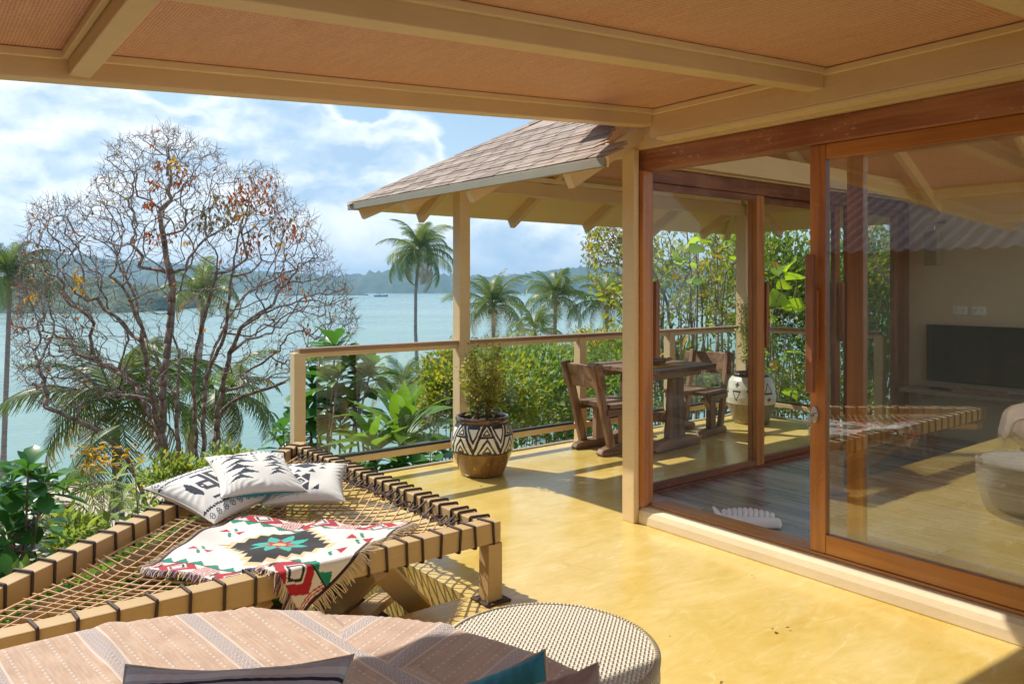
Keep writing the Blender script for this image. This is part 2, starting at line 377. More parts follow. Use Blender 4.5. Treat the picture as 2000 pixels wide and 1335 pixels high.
M['palm_bark'] = bark('grey_palm_bark', (.16, .14, .13), (.33, .29, .27), (3, 3, 26))
M['bark_pale'] = bark('pale_grey_bark', (.16, .12, .09), (.36, .28, .22))
M['rachis'] = plain('palm_rib', (.20, .20, .06), .5)

# ---------------------------------------------------------------- building helpers
def link(o, parent=None):
    COL.objects.link(o)
    if parent is not None:
        o.parent = parent
        if parent.type == 'EMPTY' and not parent.get('_local'): o.location = -Vector(parent.location)
    return o
def tag(o, label=None, cat=None, group=None, kind=None):
    if label: o['label'] = label
    if cat: o['category'] = cat
    if group: o['group'] = group
    if kind: o['kind'] = kind
    return o
def thing(name, label, cat, loc=(0, 0, 0), group=None, local=False, rz=0.):
    o = bpy.data.objects.new(name, None); o.empty_display_size = .2; COL.objects.link(o)
    o.location = loc; o.rotation_euler = (0, 0, rz)
    if local: o['_local'] = True
    return tag(o, label, cat, group)
def copy_tree(o, parent=None):
    c = o.copy(); COL.objects.link(c)
    if parent is not None: c.parent = parent
    for ch in list(o.children): copy_tree(ch, c)
    return c
def inst(name, mesh, parent, mat):
    """one more piece that shares a mesh; mat is its place in the world"""
    o = bpy.data.objects.new(name, mesh); COL.objects.link(o)
    if parent is not None:
        o.parent = parent
        if parent.type == 'EMPTY' and not parent.get('_local'): mat = Matrix.Translation(-Vector(parent.location)) @ mat
    o.matrix_basis = mat
    return o
def frame(x, y, z, loc=(0, 0, 0)):
    m = Matrix((x, y, z)).transposed().to_4x4(); m.translation = Vector(loc); return m
def np_mesh(name, V, F, mats, mi=None, smooth=False):
    """fast mesh from arrays; F is an (n,k) array of vertex numbers"""
    me = bpy.data.meshes.new(name); V = np.asarray(V, np.float32); F = np.asarray(F, np.int32); k = F.shape[1]
    me.vertices.add(len(V)); me.vertices.foreach_set('co', V.ravel())
    me.loops.add(F.size); me.loops.foreach_set('vertex_index', F.ravel())
    me.polygons.add(len(F)); me.polygons.foreach_set('loop_start', np.arange(0, F.size, k, dtype=np.int32))
    if mi is not None: me.polygons.foreach_set('material_index', np.asarray(mi, np.int32))
    if smooth: me.polygons.foreach_set('use_smooth', np.ones(len(F), bool))
    for m in mats: me.materials.append(m)
    me.update(calc_edges=True); me.validate()
    return me
class MB:
    def __init__(s): s.v = []; s.f = []; s.m = []
    def add(s, vs, fs, mi=0):
        o = len(s.v); s.v += [tuple(v) for v in vs]; s.f += [tuple(i + o for i in f) for f in fs]; s.m += [mi] * len(fs); return s
    BOXF = ((0, 3, 2, 1), (4, 5, 6, 7), (0, 1, 5, 4), (1, 2, 6, 5), (2, 3, 7, 6), (3, 0, 4, 7))
    def hexa(s, vs, mi=0): return s.add(vs, s.BOXF, mi)
    def box(s, x0, x1, y0, y1, z0, z1, mi=0):
        return s.hexa([(x0, y0, z0), (x1, y0, z0), (x1, y1, z0), (x0, y1, z0), (x0, y0, z1), (x1, y0, z1), (x1, y1, z1), (x0, y1, z1)], mi)
    def bar(s, a, b, w, h, up=(0, 0, 1), mi=0, w2=None, h2=None):
        a, b = Vector(a), Vector(b); d = (b - a).normalized(); up = Vector(up); x = d.cross(up).normalized(); y = x.cross(d)
        w2 = w if w2 is None else w2; h2 = h if h2 is None else h2
        q = lambda p, w, h: [p - x * w / 2 - y * h / 2, p + x * w / 2 - y * h / 2, p + x * w / 2 + y * h / 2, p - x * w / 2 + y * h / 2]
        return s.hexa(q(a, w, h) + q(b, w2, h2), mi)
    def prism(s, pts, off, mi=0):
        """closed outline pts pushed along the vector off"""
        n = len(pts); off = Vector(off); P = [Vector(p) for p in pts]
        return s.add(P + [p + off for p in P], [tuple(range(n))[::-1], tuple(range(n, 2 * n))] + [(i, (i + 1) % n, n + (i + 1) % n, n + i) for i in range(n)], mi)
    def tube(s, pts, r, n=6, mi=0, closed=False):
        P = [Vector(p) for p in pts]; k = len(P)
        rr = r if hasattr(r, '__len__') else [r] * k
        vs = []; prev = None
        for i, p in enumerate(P):
            d = (P[(i + 1) % k] - P[i - 1]) if closed else (P[min(i + 1, k - 1)] - P[max(i - 1, 0)])
            d.normalize()
            if prev is None:
                x = d.orthogonal().normalized()
            else:
                x = (prev - d * prev.dot(d)); x = x.normalized() if x.length > 1e-6 else d.orthogonal().normalized()
            prev = x; y = d.cross(x)
            vs += [p + (x * math.cos(2 * math.pi * j / n) + y * math.sin(2 * math.pi * j / n)) * rr[i] for j in range(n)]
        fs = [(i * n + j, i * n + (j + 1) % n, ((i + 1) % k) * n + (j + 1) % n, ((i + 1) % k) * n + j) for i in range(k if closed else k - 1) for j in range(n)]
        if not closed: fs += [tuple(range(n))[::-1], tuple(range((k - 1) * n, k * n))]
        return s.add(vs, fs, mi)
    def lathe(s, prof, n=32, c=(0, 0, 0), mi=0):
        vs = [(c[0] + r * math.cos(2 * math.pi * j / n), c[1] + r * math.sin(2 * math.pi * j / n), c[2] + z) for r, z in prof for j in range(n)]
        return s.add(vs, [(i * n + j, i * n + (j + 1) % n, (i + 1) * n + (j + 1) % n, (i + 1) * n + j) for i in range(len(prof) - 1) for j in range(n)], mi)
    def mesh(s, name, mats, smooth=False, origin=None):
        me = bpy.data.meshes.new(name)
        vs = s.v if origin is None else [(x - origin[0], y - origin[1], z - origin[2]) for x, y, z in s.v]
        me.from_pydata(vs, [], s.f)
        for m in (mats if isinstance(mats, (list, tuple)) else [mats]): me.materials.append(m)
        if any(s.m): me.polygons.foreach_set('material_index', s.m)
        if smooth: me.polygons.foreach_set('use_smooth', [True] * len(me.polygons))
        me.validate(); me.update()
        return me
    def build(s, name, mats, parent=None, smooth=False, bevel=0., world=True):
        org = None
        if parent is None:
            a = np.array(s.v); org = (*((a.min(0) + a.max(0)) / 2)[:2], a[:, 2].min())
        o = bpy.data.objects.new(name, s.mesh(name, mats, smooth, org)); link(o, parent)
        if org is not None: o.location = org
        if bevel:
            b = o.modifiers.new('edge', 'BEVEL'); b.width = bevel; b.segments = 2; b.limit_method = 'ANGLE'; b.angle_limit = R(40)
            o.data.polygons.foreach_set('use_smooth', [True] * len(o.data.polygons)) if False else None
        return o

# ================================================================ TERRACE
# plan: X runs along the back railing, Y along the glass front; the void under the net bed is a notch in the slab
FRONT = 3.62; SIDE = 3.67; BACK = 5.43; EAST = 7.66; VOID_X = 2.10; VOID_Y = 3.04
deck = MB().prism([(-1.1, -3.2, -.34), (8.2, -3.2, -.34), (8.2, 3.55, -.34), (EAST, 3.55, -.34), (EAST, BACK, -.34), (VOID_X, BACK, -.34), (VOID_X, VOID_Y, -.34), (-1.1, VOID_Y, -.34)], (0, 0, .34)).build('floor', M['floor'])
tag(deck, 'polished yellow cement terrace floor with a notch under the net bed', kind='structure')
rim = MB().box(VOID_X - .02, EAST + .06, BACK + .002, BACK + .05, -.3, .012).box(EAST + .002, EAST + .05, 3.5, BACK, -.3, .012)
tag(rim.build('floor_edge', M['fascia'], bevel=.006), 'pale concrete lip along the outer edge of the terrace floor', kind='structure')

# ================================================================ BUNGALOW
house = thing('bungalow', 'tan and red timber bungalow with sliding glass doors and a shingled hip roof', 'bungalow', (FRONT, 3.4, 0))
def hb(mb, name, mat, bevel=.004, parent=None, smooth=False): return mb.build(name, mat, parent or house, smooth, bevel)
# kerb along the glass front: a rounded cream nosing
prof = [(3.585, 0), (3.588, .05), (3.60, .080), (3.625, .097), (3.66, .10), (3.80, .10), (3.80, 0)]
kb = MB().prism([(x, 3.322, z) for x, z in prof], (0, -6.4, 0)); o = hb(kb, 'kerb', M['cream'], .006)
hb(MB().box(3.655, 3.80, -3.0, 3.28, .102, .118), 'door_track', M['teak_rail'], .003)
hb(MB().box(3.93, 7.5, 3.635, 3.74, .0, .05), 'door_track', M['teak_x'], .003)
# corner posts
hb(MB().box(3.553, 3.599, 3.325, 3.425, .0, 2.315), 'post', M['tan'], .004)
hb(MB().box(3.602, 3.697, 3.295, 3.375, .101, 2.186), 'door_post', M['teak_z'], .005)
# head beam of scarred timber, plates and ledger above
hb(MB().box(3.632, 3.76, -3.0, 3.385, 2.187, 2.315), 'head_beam', M['teak_y'], .006)
hb(MB().box(3.60, 3.75, -3.0, 3.44, 2.317, 2.53), 'wall_plate', M['tan'], .004)
hb(MB().box(3.50, 3.598, -3.0, 3.15, 2.355, 2.515), 'ledger_beam', M['tan'], .004)
hb(MB().box(3.478, 3.498, -3.0, 3.13, 2.482, 2.512), 'trim_strip', M['trim'], .003)
hb(MB().box(3.505, 3.60, -3.0, 3.10, 2.335, 2.353), 'trim_strip', M['trim'], .002)
hb(MB().box(3.90, 7.8, 3.63, 3.74, 2.187, 2.29), 'head_beam', M['teak_x'], .006)
hb(MB().box(3.90, 7.8, 3.60, 3.72, 2.292, 2.45), 'wall_plate', M['tan'], .004)
hb(MB().box(3.77, 7.70, 3.52, 3.598, 2.30, 2.47), 'tie_beam', M['tan'], .004)
hb(MB().box(7.62, 7.72, 1.2, 3.52, 2.28, 2.46), 'tie_beam', M['tan'], .004)

# ---- sliding doors on the glass front
def door_y(y0, y1, x, z0=.12, z1=2.185, lock=False, handle_side=1, mat='teak_z', h=(.93, 1.63)):
    d = bpy.data.objects.new('sliding_door', None); COL.objects.link(d); d.parent = house; d.location = -Vector(house.location); d['_local'] = True
    def sub(mb, n, m, b=.003): return mb.build(n, m, d, False, b)
    sub(MB().box(x, x + .045, y1 - .085, y1, z0, z1), 'stile', M[mat]); sub(MB().box(x, x + .045, y0, y0 + .085, z0, z1), 'stile', M[mat])
    sub(MB().box(x + .001, x + .044, y0 + .087, y1 - .087, z0, z0 + .095), 'bottom_rail', M['teak_rail']); sub(MB().box(x + .001, x + .044, y0 + .087, y1 - .087, z1 - .075, z1), 'top_rail', M['teak_rail'])
    sub(MB().box(x + .019, x + .025, y0 + .075, y1 - .075, z0 + .085, z1 - .065), 'glass_pane', M['glass'], 0)
    ye = y1 - .03
    if not lock: return d
    hm = MB().box(x - .062, x - .028, ye - .02, ye + .02, h[0], h[1])
    sub(hm, 'pull_handle', M['stile_dark'], .004)
    sub(MB().box(x - .027, x - .001, ye - .028, ye + .012, h[0] + .16, h[1] - .18), 'handle_block', M[mat], .003)
    sub(MB().box(x + .046, x + .078, ye - .03, ye + .005, h[0] - .02, h[1] - .1), 'pull_handle', M['stile_dark'], .004)
    if lock:
        pl = MB().prism([(x - .002, ye + .032 * math.cos(a) * .62, .815 + .042 * math.sin(a)) for a in np.linspace(0, 2 * math.pi, 14, False)], (-.008, 0, 0))
        sub(pl, 'lock_plate', M['steel'], .001)
        sub(MB().tube([(x - .010, ye, .815), (x - .030, ye, .815)], .012, 10), 'lock_cylinder', M['steel'], 0)
        k = MB().tube([(x - .03, ye, .815), (x - .052, ye, .815)], .005, 6); k.box(x - .055, x - .050, ye - .012, ye + .012, .782, .812)
        k.tube([(x - .053, ye + .01 * math.cos(a), .768 + .014 * math.sin(a)) for a in np.linspace(0, 6.28, 10, False)], .0018, 4, 0, True); k.box(x - .054, x - .052, ye - .006, ye + .006, .72, .756)
        sub(k, 'key', M['steel'], 0)
    return d
door_y(.85, 2.205, 3.662, lock=True)
door_y(.66, 2.04, 3.722)

def door_x(x0, x1, y, z0=.052, z1=2.185, mats=('teak_z', 'stile_dark'), handles=(), wide=.085):
    d = bpy.data.objects.new('sliding_door', None); COL.objects.link(d); d.parent = house; d.location = -Vector(house.location); d['_local'] = True
    def sub(mb, n, m, b=.003): return mb.build(n, m, d, False, b)
    sub(MB().box(x0, x0 + wide, y, y + .042, z0, z1), 'stile', M[mats[0]]); sub(MB().box(x1 - wide, x1, y, y + .042, z0, z1), 'stile', M[mats[1]])
    sub(MB().box(x0 + wide + .002, x1 - wide - .002, y + .001, y + .041, z0, z0 + .045), 'bottom_rail', M['teak_x']); sub(MB().box(x0 + wide + .002, x1 - wide - .002, y + .001, y + .041, z1 - .05, z1), 'top_rail', M['teak_x'])
    sub(MB().box(x0 + wide - .01, x1 - wide + .01, y + .018, y + .023, z0 + .04, z1 - .045), 'glass_pane', M['side_glass'], 0)
    for hx in handles:
        sub(MB().box(hx - .018, hx + .018, y - .058, y - .026, .98, 1.50), 'pull_handle', M['stile_dark'], .004)
        sub(MB().box(hx - .014, hx + .014, y - .025, y - .001, 1.1, 1.38), 'handle_block', M['stile_dark'], .003)
        sub(MB().box(hx - .018, hx + .018, y + .07, y + .102, .98, 1.50), 'pull_handle', M['stile_dark'], .004)
        sub(MB().box(hx - .014, hx + .014, y + .043, y + .069, 1.1, 1.38), 'handle_block', M['stile_dark'], .003)
    return d
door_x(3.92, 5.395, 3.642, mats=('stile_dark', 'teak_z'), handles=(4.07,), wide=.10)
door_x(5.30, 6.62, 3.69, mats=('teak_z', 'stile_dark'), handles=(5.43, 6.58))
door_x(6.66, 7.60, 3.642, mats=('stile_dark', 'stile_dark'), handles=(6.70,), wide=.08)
# room shell behind the glass, its unseen end left open to let daylight in
hb(MB().box(7.80, 7.98, 1.15, 3.74, 0, 2.6), 'wall', M['wall'], 0)
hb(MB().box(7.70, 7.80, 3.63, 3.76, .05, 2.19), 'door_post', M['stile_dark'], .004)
hb(MB().box(7.62, 7.72, -3.0, 3.50, .031, .13), 'skirting', M['trim'], .003) if False else None

# interior floor planks, laid in a running bond along Y
room = MB().box(3.80, 7.80, 1.15, 3.635, .002, .010).build('floor', M['under']); tag(room, 'dark board floor inside the glass room', kind='structure')
planks = MB().box(-.0735, .0735, -.55, .55, 0, .018).mesh('plank', M['plank'])
cnt = 0
for i in range(27):
    x = 3.875 + i * .1485
    off = (i * .43) % 1.1
    for j in range(7):
        y1 = 3.63 - off - (j - 1) * 1.104; y0 = y1 - 1.1
        y1c = min(y1, 3.63); y0c = max(y0, -2.98)
        if y1c - y0c < .08 or y0c < 1.15: continue
        ly = (y1c - y0c) / 1.1
        o = inst('plank', planks, room, Matrix.Translation(Vector((x, (y0c + y1c) / 2, .012)) - Vector(room.location)) @ Matrix.Diagonal((1, ly, 1 + .06 * rnd.random(), 1)))
# ---------------------------------------------------------------- porch roof over the viewer
SL = .0735
def zb(x): return 2.42 - SL * (3.5 - x)
for (y, w) in ((3.17, .085), (2.075, .085), (.98, .085), (-.12, .085), (-1.2, .085), (-2.3, .085)):
    b = MB(); b.hexa([(x, y + s, z) for z0 in (0,) for (x, s, z) in ((-1.7, -w / 2, zb(-1.7)), (3.498, -w / 2, zb(3.498)), (3.498, w / 2, zb(3.498)), (-1.7, w / 2, zb(-1.7)),
                      (-1.7, -w / 2, zb(-1.7) + .095), (3.498, -w / 2, zb(3.498) + .095), (3.498, w / 2, zb(3.498) + .095), (-1.7, w / 2, zb(-1.7) + .095))])
    hb(b, 'porch_beam', M['tan'], .004)
    for s in (-1, 1):
        if y > 3 and s > 0: continue
        t0, t1 = (w / 2 + .001, w / 2 + .022); ya, yb = sorted((y + s * t0, y + s * t1))
        tb = MB(); q = [(-1.7, ya), (3.476, ya), (3.476, yb), (-1.7, yb)]
        tb.hexa([(x, yy, zb(x) + .068) for x, yy in q] + [(x, yy, zb(x) + .097) for x, yy in q]); hb(tb, 'trim_strip', M['trim'], .003)
for x in (.49, -1.1):
    for ya, yb in ((2.13, 3.125), (1.04, 2.03), (-.06, .93), (-1.14, -.17)):
        b = MB(); q = [(x - .035, ya), (x + .035, ya), (x + .035, yb), (x - .035, yb)]
        b.hexa([(xx, yy, zb(x) + .012) for xx, yy in q] + [(xx, yy, zb(xx) + .094) for xx, yy in q]); hb(b, 'purlin', M['tan'], .004)
        tb = MB(); q = [(x - .058, ya), (x - .037, ya), (x - .037, yb), (x - .058, yb)]
        tb.hexa([(xx, yy, zb(xx) + .068) for xx, yy in q] + [(xx, yy, zb(xx) + .097) for xx, yy in q]); hb(tb, 'trim_strip', M['trim'], .003)
def slab(x0, x1, y0, y1, za, t):
    q = [(x0, y0), (x1, y0), (x1, y1), (x0, y1)]
    return MB().hexa([(x, y, zb(x) + za) for x, y in q] + [(x, y, zb(x) + za + t) for x, y in q])
ys = [3.21, 2.075, .98, -.12, -1.2, -2.3, -3.0]
for a, b in zip(ys[1:], ys[:-1]): hb(slab(-1.7, 3.50, a + .001, b - .001, .099, .008), 'ceiling_mat', M['mat'], 0)
hb(slab(-1.8, 3.58, -3.1, 3.245, .112, .03), 'porch_roof', M['shingle'], 0)
hb(MB().box(3.16, 3.598, 3.25, 3.66, 2.552, 2.562), 'ceiling_mat', M['mat'], 0)  # brown corner panel, added to close a gap where sun leaked in

# ---------------------------------------------------------------- hip roof with shingles
EX0, EX1, EY1, EZ, P = 2.965, 8.055, 6.0, 2.165, .584
MX = (EX0 + EX1) / 2; HALF = MX - EX0; RZ = EZ + P * HALF; YR = EY1 - HALF; CUT = 2.97
roof = MB()
def roof_z(x, y): return EZ + P * min(x - EX0, EX1 - x, EY1 - y)
def RP(x, y, dz=0): return (x, y, roof_z(x, y) + dz)
XI = FRONT + .06; YC = CUT + XI - EX0
def face(pts, dz0, dz1): return MB().prism([RP(x, y, dz0) for x, y in pts], (0, 0, dz1 - dz0))
west = [(EX0, CUT), (EX0, EY1), (MX, YR), (MX, 1.1), (XI, 1.1), (XI, YC)]
north = [(EX0, EY1), (EX1, EY1), (MX, YR)]
east = [(EX1, EY1), (EX1, 1.1), (MX, 1.1), (MX, YR)]
rb = MB()
for poly in (west, north, east): rb.prism([RP(x, y, -.035) for x, y in poly], (0, 0, .033))
roof_o = rb.build('roof', M['shingle'], house)
# boards under the overhang, woven mat over the room and terrace
IX0, IX1, IY1 = 3.72, EAST - .06, 5.33
def under(poly, mat, name): MB().prism([RP(x, y, -.062) for x, y in poly], (0, 0, .02)).build(name, mat, roof_o)
under([(EX0 + .01, CUT + .03), (EX0 + .01, EY1 - .01), (IX0, EY1 - (IX0 - EX0)), (IX0, YC + .1), (XI, YC - .02)], M['soffit'], 'soffit_board')
d_ = EY1 - IY1
under([(EX0 + .02, EY1 - .01), (EX1 - .02, EY1 - .01), (EX1 - d_, IY1), (EX0 + d_, IY1)], M['soffit'], 'soffit_board')
under([(EX1 - .01, EY1 - .02), (EX1 - .01, 1.15), (IX1, 1.15), (IX1, EY1 - (EX1 - IX1))], M['soffit'], 'soffit_board')
under([(IX0 + .001, EY1 - (IX0 - EX0)), (MX, YR), (MX, 1.15), (IX0 + .001, 1.15)], M['mat'], 'ceiling_mat')
under([(EX0 + d_, IY1 - .001), (EX1 - d_, IY1 - .001), (MX, YR)], M['mat'], 'ceiling_mat')
under([(IX1 - .001, EY1 - (EX1 - IX1)), (IX1 - .001, 1.15), (MX, 1.15), (MX, YR)], M['mat'], 'ceiling_mat')
# fascia boards
MB().box(EX0 - .022, EX0, CUT, EY1 + .022, EZ - .058, EZ - .004).build('fascia', M['fascia'], roof_o, bevel=.003)
MB().box(EX0, EX1, EY1, EY1 + .022, EZ - .055, EZ - .004).build('fascia', M['soffit'], roof_o, bevel=.003)
MB().box(EX1, EX1 + .022, 1.1, EY1 + .022, EZ - .055, EZ - .004).build('fascia', M['soffit'], roof_o, bevel=.003)
rake = MB(); a, b = Vector(RP(EX0, CUT, -.03)), Vector(RP(XI, YC, -.03)); rake.bar(a, b, .02, .06); rake.build('rake_edge', M['trim'], roof_o)
# rafters
def rafter(p0, p1, w=.055, h=.095):
    a = Vector(RP(p0[0], p0[1], -.064 - h / 2)); b = Vector(RP(p1[0], p1[1], -.064 - h / 2))
    MB().bar(a, b, w, h).build('rafter', M['tan'], roof_o, bevel=.003)
for y in (3.31, 4.30, 5.17):
    rafter((EX0 + .03, y), (min(MX, EX0 + (EY1 - y)) if y > YR else MX, y))
for x in (3.62, 4.65, 5.64, 6.66, 7.55): 
    rafter((x, EY1 - .03), (x, EY1 - min(x - EX0, EX1 - x)))
rafter((EX0 + .06, EY1 - .06), (MX, YR), .07, .11); rafter((EX1 - .06, EY1 - .06), (MX, YR), .07, .11)
for y in (5.2, 4.3, 3.35, 2.4, 1.4): rafter((EX1 - .03, y), (max(MX, EX1 - (EY1 - y)) if y > YR else MX, y))
for y in (2.35, 1.35): rafter((3.85, y), (MX, y))
rb_ = MB().bar((MX, YR, RZ - .16), (MX, 1.2, RZ - .16), .07, .16); rb_.build('ridge_beam', M['tan'], roof_o)
# shingle courses on the slope that faces the net bed; each tab a piece with a slanted edge
SP = math.hypot(1, P); up_ = Vector((1, 0, P)).normalized(); nrm = Vector((-P, 0, 1)).normalized()
EXPO, TW = .058, .172
sh = MB().prism([(-TW / 2 + .002, 0, 0), (TW / 2 - .022, 0, 0), (TW / 2 - .004, .012, 0), (TW / 2 + .030, EXPO + .03, -.0045), (-TW / 2 + .032, EXPO + .03, -.0035)], (0, 0, .007)).mesh('shingle', M['shingle'])
sh2 = MB().prism([(-TW / 2 + .004, -.006, 0), (TW / 2 - .010, -.002, 0), (TW / 2 - .002, .016, 0), (TW / 2 + .034, EXPO + .03, -.0045), (-TW / 2 + .03, EXPO + .03, -.0045)], (0, 0, .010)).mesh('shingle', M['shingle'])
nsh = 0
for r in range(18):
    s0 = r * EXPO; x = EX0 + s0 / SP - .012
    y_hi = EY1 - (x - EX0) - .01; y_lo = CUT + max(0, x - EX0) + .02
    k = 0; y = y_hi - TW / 2 - (.1 if r % 2 else 0) + .03
    while y > y_lo:
        z = EZ + P * (x - EX0) + .006
        inst('shingle', sh2 if (k * 7 + r * 3) % 5 in (0, 2) else sh, roof_o, frame(Vector((0, -1, 0)), up_, nrm, (x, y, z)) @ Matrix.Rotation(rnd.uniform(-.012, .012), 4, 'Z'))
        y -= TW; k += 1; nsh += 1
# hip capping
capm = MB().prism([(-.07, 0, -.02), (0, 0, .012), (.07, 0, -.02), (.07, .22, -.026), (0, .22, .006), (-.07, .22, -.026)], (0, 0, .006)).mesh('hip_cap', M['shingle']) if False else None
hipd = (Vector(RP(MX, YR)) - Vector(RP(EX0, EY1))); hl = hipd.length; hipd.normalize()
side = Vector((1, 1, 0)).normalized(); hn = side.cross(hipd).normalized(); hn = hn if hn.z > 0 else -hn
cm = MB(); cm.add([(-.075, 0, -.028), (0, 0, .012), (.075, 0, -.028), (.075, .21, -.036), (0, .21, .002), (-.075, .21, -.036)], [(0, 1, 4, 5), (1, 2, 3, 4)])
cm.add([(-.075, 0, -.036), (0, 0, .004), (.075, 0, -.036), (0, 0, .012), (-.075, 0, -.028), (.075, 0, -.028)], [(0, 1, 3, 4), (1, 2, 5, 3)])
cmesh = cm.mesh('hip_cap', M['shingle'])
for i in range(16): inst('hip_cap', cmesh, roof_o, frame(hipd.cross(hn), hipd, hn, Vector(RP(EX0, EY1)) + hipd * (i * .165 - .02) + hn * .008))
# posts, plates of the dining terrace
def tanpost(x, y, w, z1, z0=0.): hb(MB().box(x - w / 2, x + w / 2, y - w / 2, y + w / 2, z0, z1), 'post', M['tan'], .004)
tanpost(3.66, 5.37, .105, 2.262); tanpost(7.56, 5.37, .13, 2.262)
hb(MB().box(3.60, 7.64, 5.32, 5.42, 2.265, 2.385), 'eave_beam', M['tan'], .004)
hb(MB().box(3.61, 3.71, 3.49, 5.315, 2.30, 2.40), 'eave_beam', M['tan'], .004)
hb(MB().box(7.51, 7.61, 3.80, 5.315, 2.27, 2.39), 'eave_beam', M['tan'], .004)
hb(MB().box(3.715, 7.505, 5.285, 5.317, 2.39, 2.43), 'trim_strip', M['trim'], .003)

# ================================================================ RAILINGS
def railing(name, label, pts, zt=1.02, posts=(), panes=()):
    t = thing(name, label, 'railing', pts[0], 'glass railings round the dining terrace')
    a, b = Vector(pts[0]), Vector(pts[1]); d = (b - a).normalized(); n = d.cross(Vector((0, 0, 1)))
    for s in posts:
        p = a + d * s; q = MB()
        q.bar(p + Vector((0, 0, 0)), p + Vector((0, 0, zt - .032)), .085, .085, d); q.build('post', M['tan'], t, bevel=.004)
    segs = sorted(panes)
    for (s0, s1) in segs:
        p, q = a + d * s0, a + d * s1; Z = lambda v, z: Vector((v.x, v.y, z))
        MB().bar(Z(p, .165), Z(q, .165), .06, .05).build('bottom_rail', M['tan'], t, bevel=.004)
        MB().bar(Z(p + d * .06, .199), Z(q - d * .06, .199), .05, .016).build('rubber_strip', M['rubber'], t)
        MB().bar(Z(p + d * .10, .59), Z(q - d * .06, .59), .008, .78).build('glass_pane', M['rail_glass'], t)
        MB().bar(Z(p, zt - .05), Z(q, zt - .05), .05, .035).build('top_rail', M['tan'], t, bevel=.003)
    for (s0, s1) in segs:
        p, q = a + d * (s0 - .05), a + d * (s1 + .05)
        MB().bar(Z(p, zt - .016), Z(q, zt - .016), .085, .03).build('handrail', M['rail_cap'], t, bevel=.004)
    return t
back = railing('railing', 'back glass railing with a tan end post beside the net bed', ((2.235, 5.37, 0), (7.56, 5.37, 0)), posts=(0, 2.775, 4.04), panes=((.045, 1.37), (1.48, 2.73), (2.82, 3.995), (4.085, 5.255)))
east_r = railing('railing', 'side glass railing beyond the dining table in front of the green shrubs', ((7.56, 5.30, 0), (7.56, 3.74, 0)), posts=(1.50,), panes=((.0, 1.455),))

# ================================================================ NET BED over the void
FRc, BRc, FLc = Vector((2.20, 2.90)), Vector((2.20, 5.30)), Vector((-.36, 2.90))
ZT = .37; BW = .085
bed = thing('net_bed', 'triangular cord net bed in a tan timber frame with black rope lashings', 'net bed', (2.17, 2.93, 0))
def bb(mb, n, m, b=.005, s=False): return mb.build(n, m, bed, s, b)
dd = (BRc - FLc).normalized(); dn = Vector((dd.y, -dd.x))        # along the slanting beam, and inwards
bb(MB().box(-.20, 2.20, 2.90, 2.90 + BW, ZT - .095, ZT), 'front_beam', M['tan_bed'])
bb(MB().box(2.20 - BW, 2.20, 2.90 + BW + .001, 5.22, ZT - .090, ZT - .001), 'side_beam', M['tan_bed'])
a = FLc + dn * BW / 2 + dd * .10; b = BRc + dn * BW / 2 - dd * .02
bb(MB().bar((*a, ZT - .046), (*b, ZT - .046), BW, .088), 'slanting_beam', M['tan_bed'])
a2 = FLc + dn * .13 + dd * .16; b2 = BRc + dn * .13 - dd * .3
bb(MB().bar((*a2, ZT - .15), (*b2, ZT - .15), .05, .05), 'lower_rail', M['tan_bed'])
bb(MB().box(2.125, 2.205, 2.895, 2.975, .004, ZT - .097), 'leg', M['tan_bed'])
bb(MB().box(2.095, 2.235, 2.865, 3.0, .0015, .010), 'foot_plate', M['rope_dark'], .002)
bb(MB().box(2.185, 2.285, 5.315, 5.415, -.9, -.002), 'leg', M['under']) if False else None
for s in (.52, 1.02, 1.75, 2.5, 3.1):
    p = FLc + dd * s + dn * .05
    bb(MB().bar((*p, -4.5), (*p, ZT - .18), .085, .085, (dd.x, dd.y, 0)), 'leg', M['under'])
# struts under the front beam
bb(MB().bar((1.60, 2.99, ZT - .115), (1.735, 3.75, -.24), .085, .06, (1, 0, .3)), 'strut', M['tan_bed'])
bb(MB().bar((1.60, 3.00, ZT - .10), (2.10, 3.42, -.20), .10, .05, (0, 1, .6)), 'strut', M['tan_bed'])
bb(MB().bar((1.10, 2.99, ZT - .115), (1.10, 3.60, -.24), .085, .06, (1, 0, .3)), 'strut', M['tan_bed'])
bb(MB().bar((1.55, 3.14, -.02), (2.10, 3.66, -.13), .10, .04, (0, 0, 1)), 'brace_board', M['tan_bed'])
bb(MB().bar((.2, 3.07, -.2), (2.08, 3.07, -.2), .04, .24, (0, 0, 1)), 'edge_board', M['under'])
# boarding below the deck edge
wl = thing('boarding', 'brown upright boards closing the space under the deck edge', 'boarding', (2.05, 3.9, -1))
bm = MB().box(-.012, .012, -.062, .062, -2.2, -.36).mesh('board', M['under'])
for i in range(14): inst('board', bm, wl, Matrix.Translation((2.16, 3.12 + i * .132, 0)))
for i in range(16): inst('board', bm, wl, Matrix.Translation((2.08 - i * .132, 2.98, 0)) @ Matrix.Rotation(R(90), 4, 'Z'))
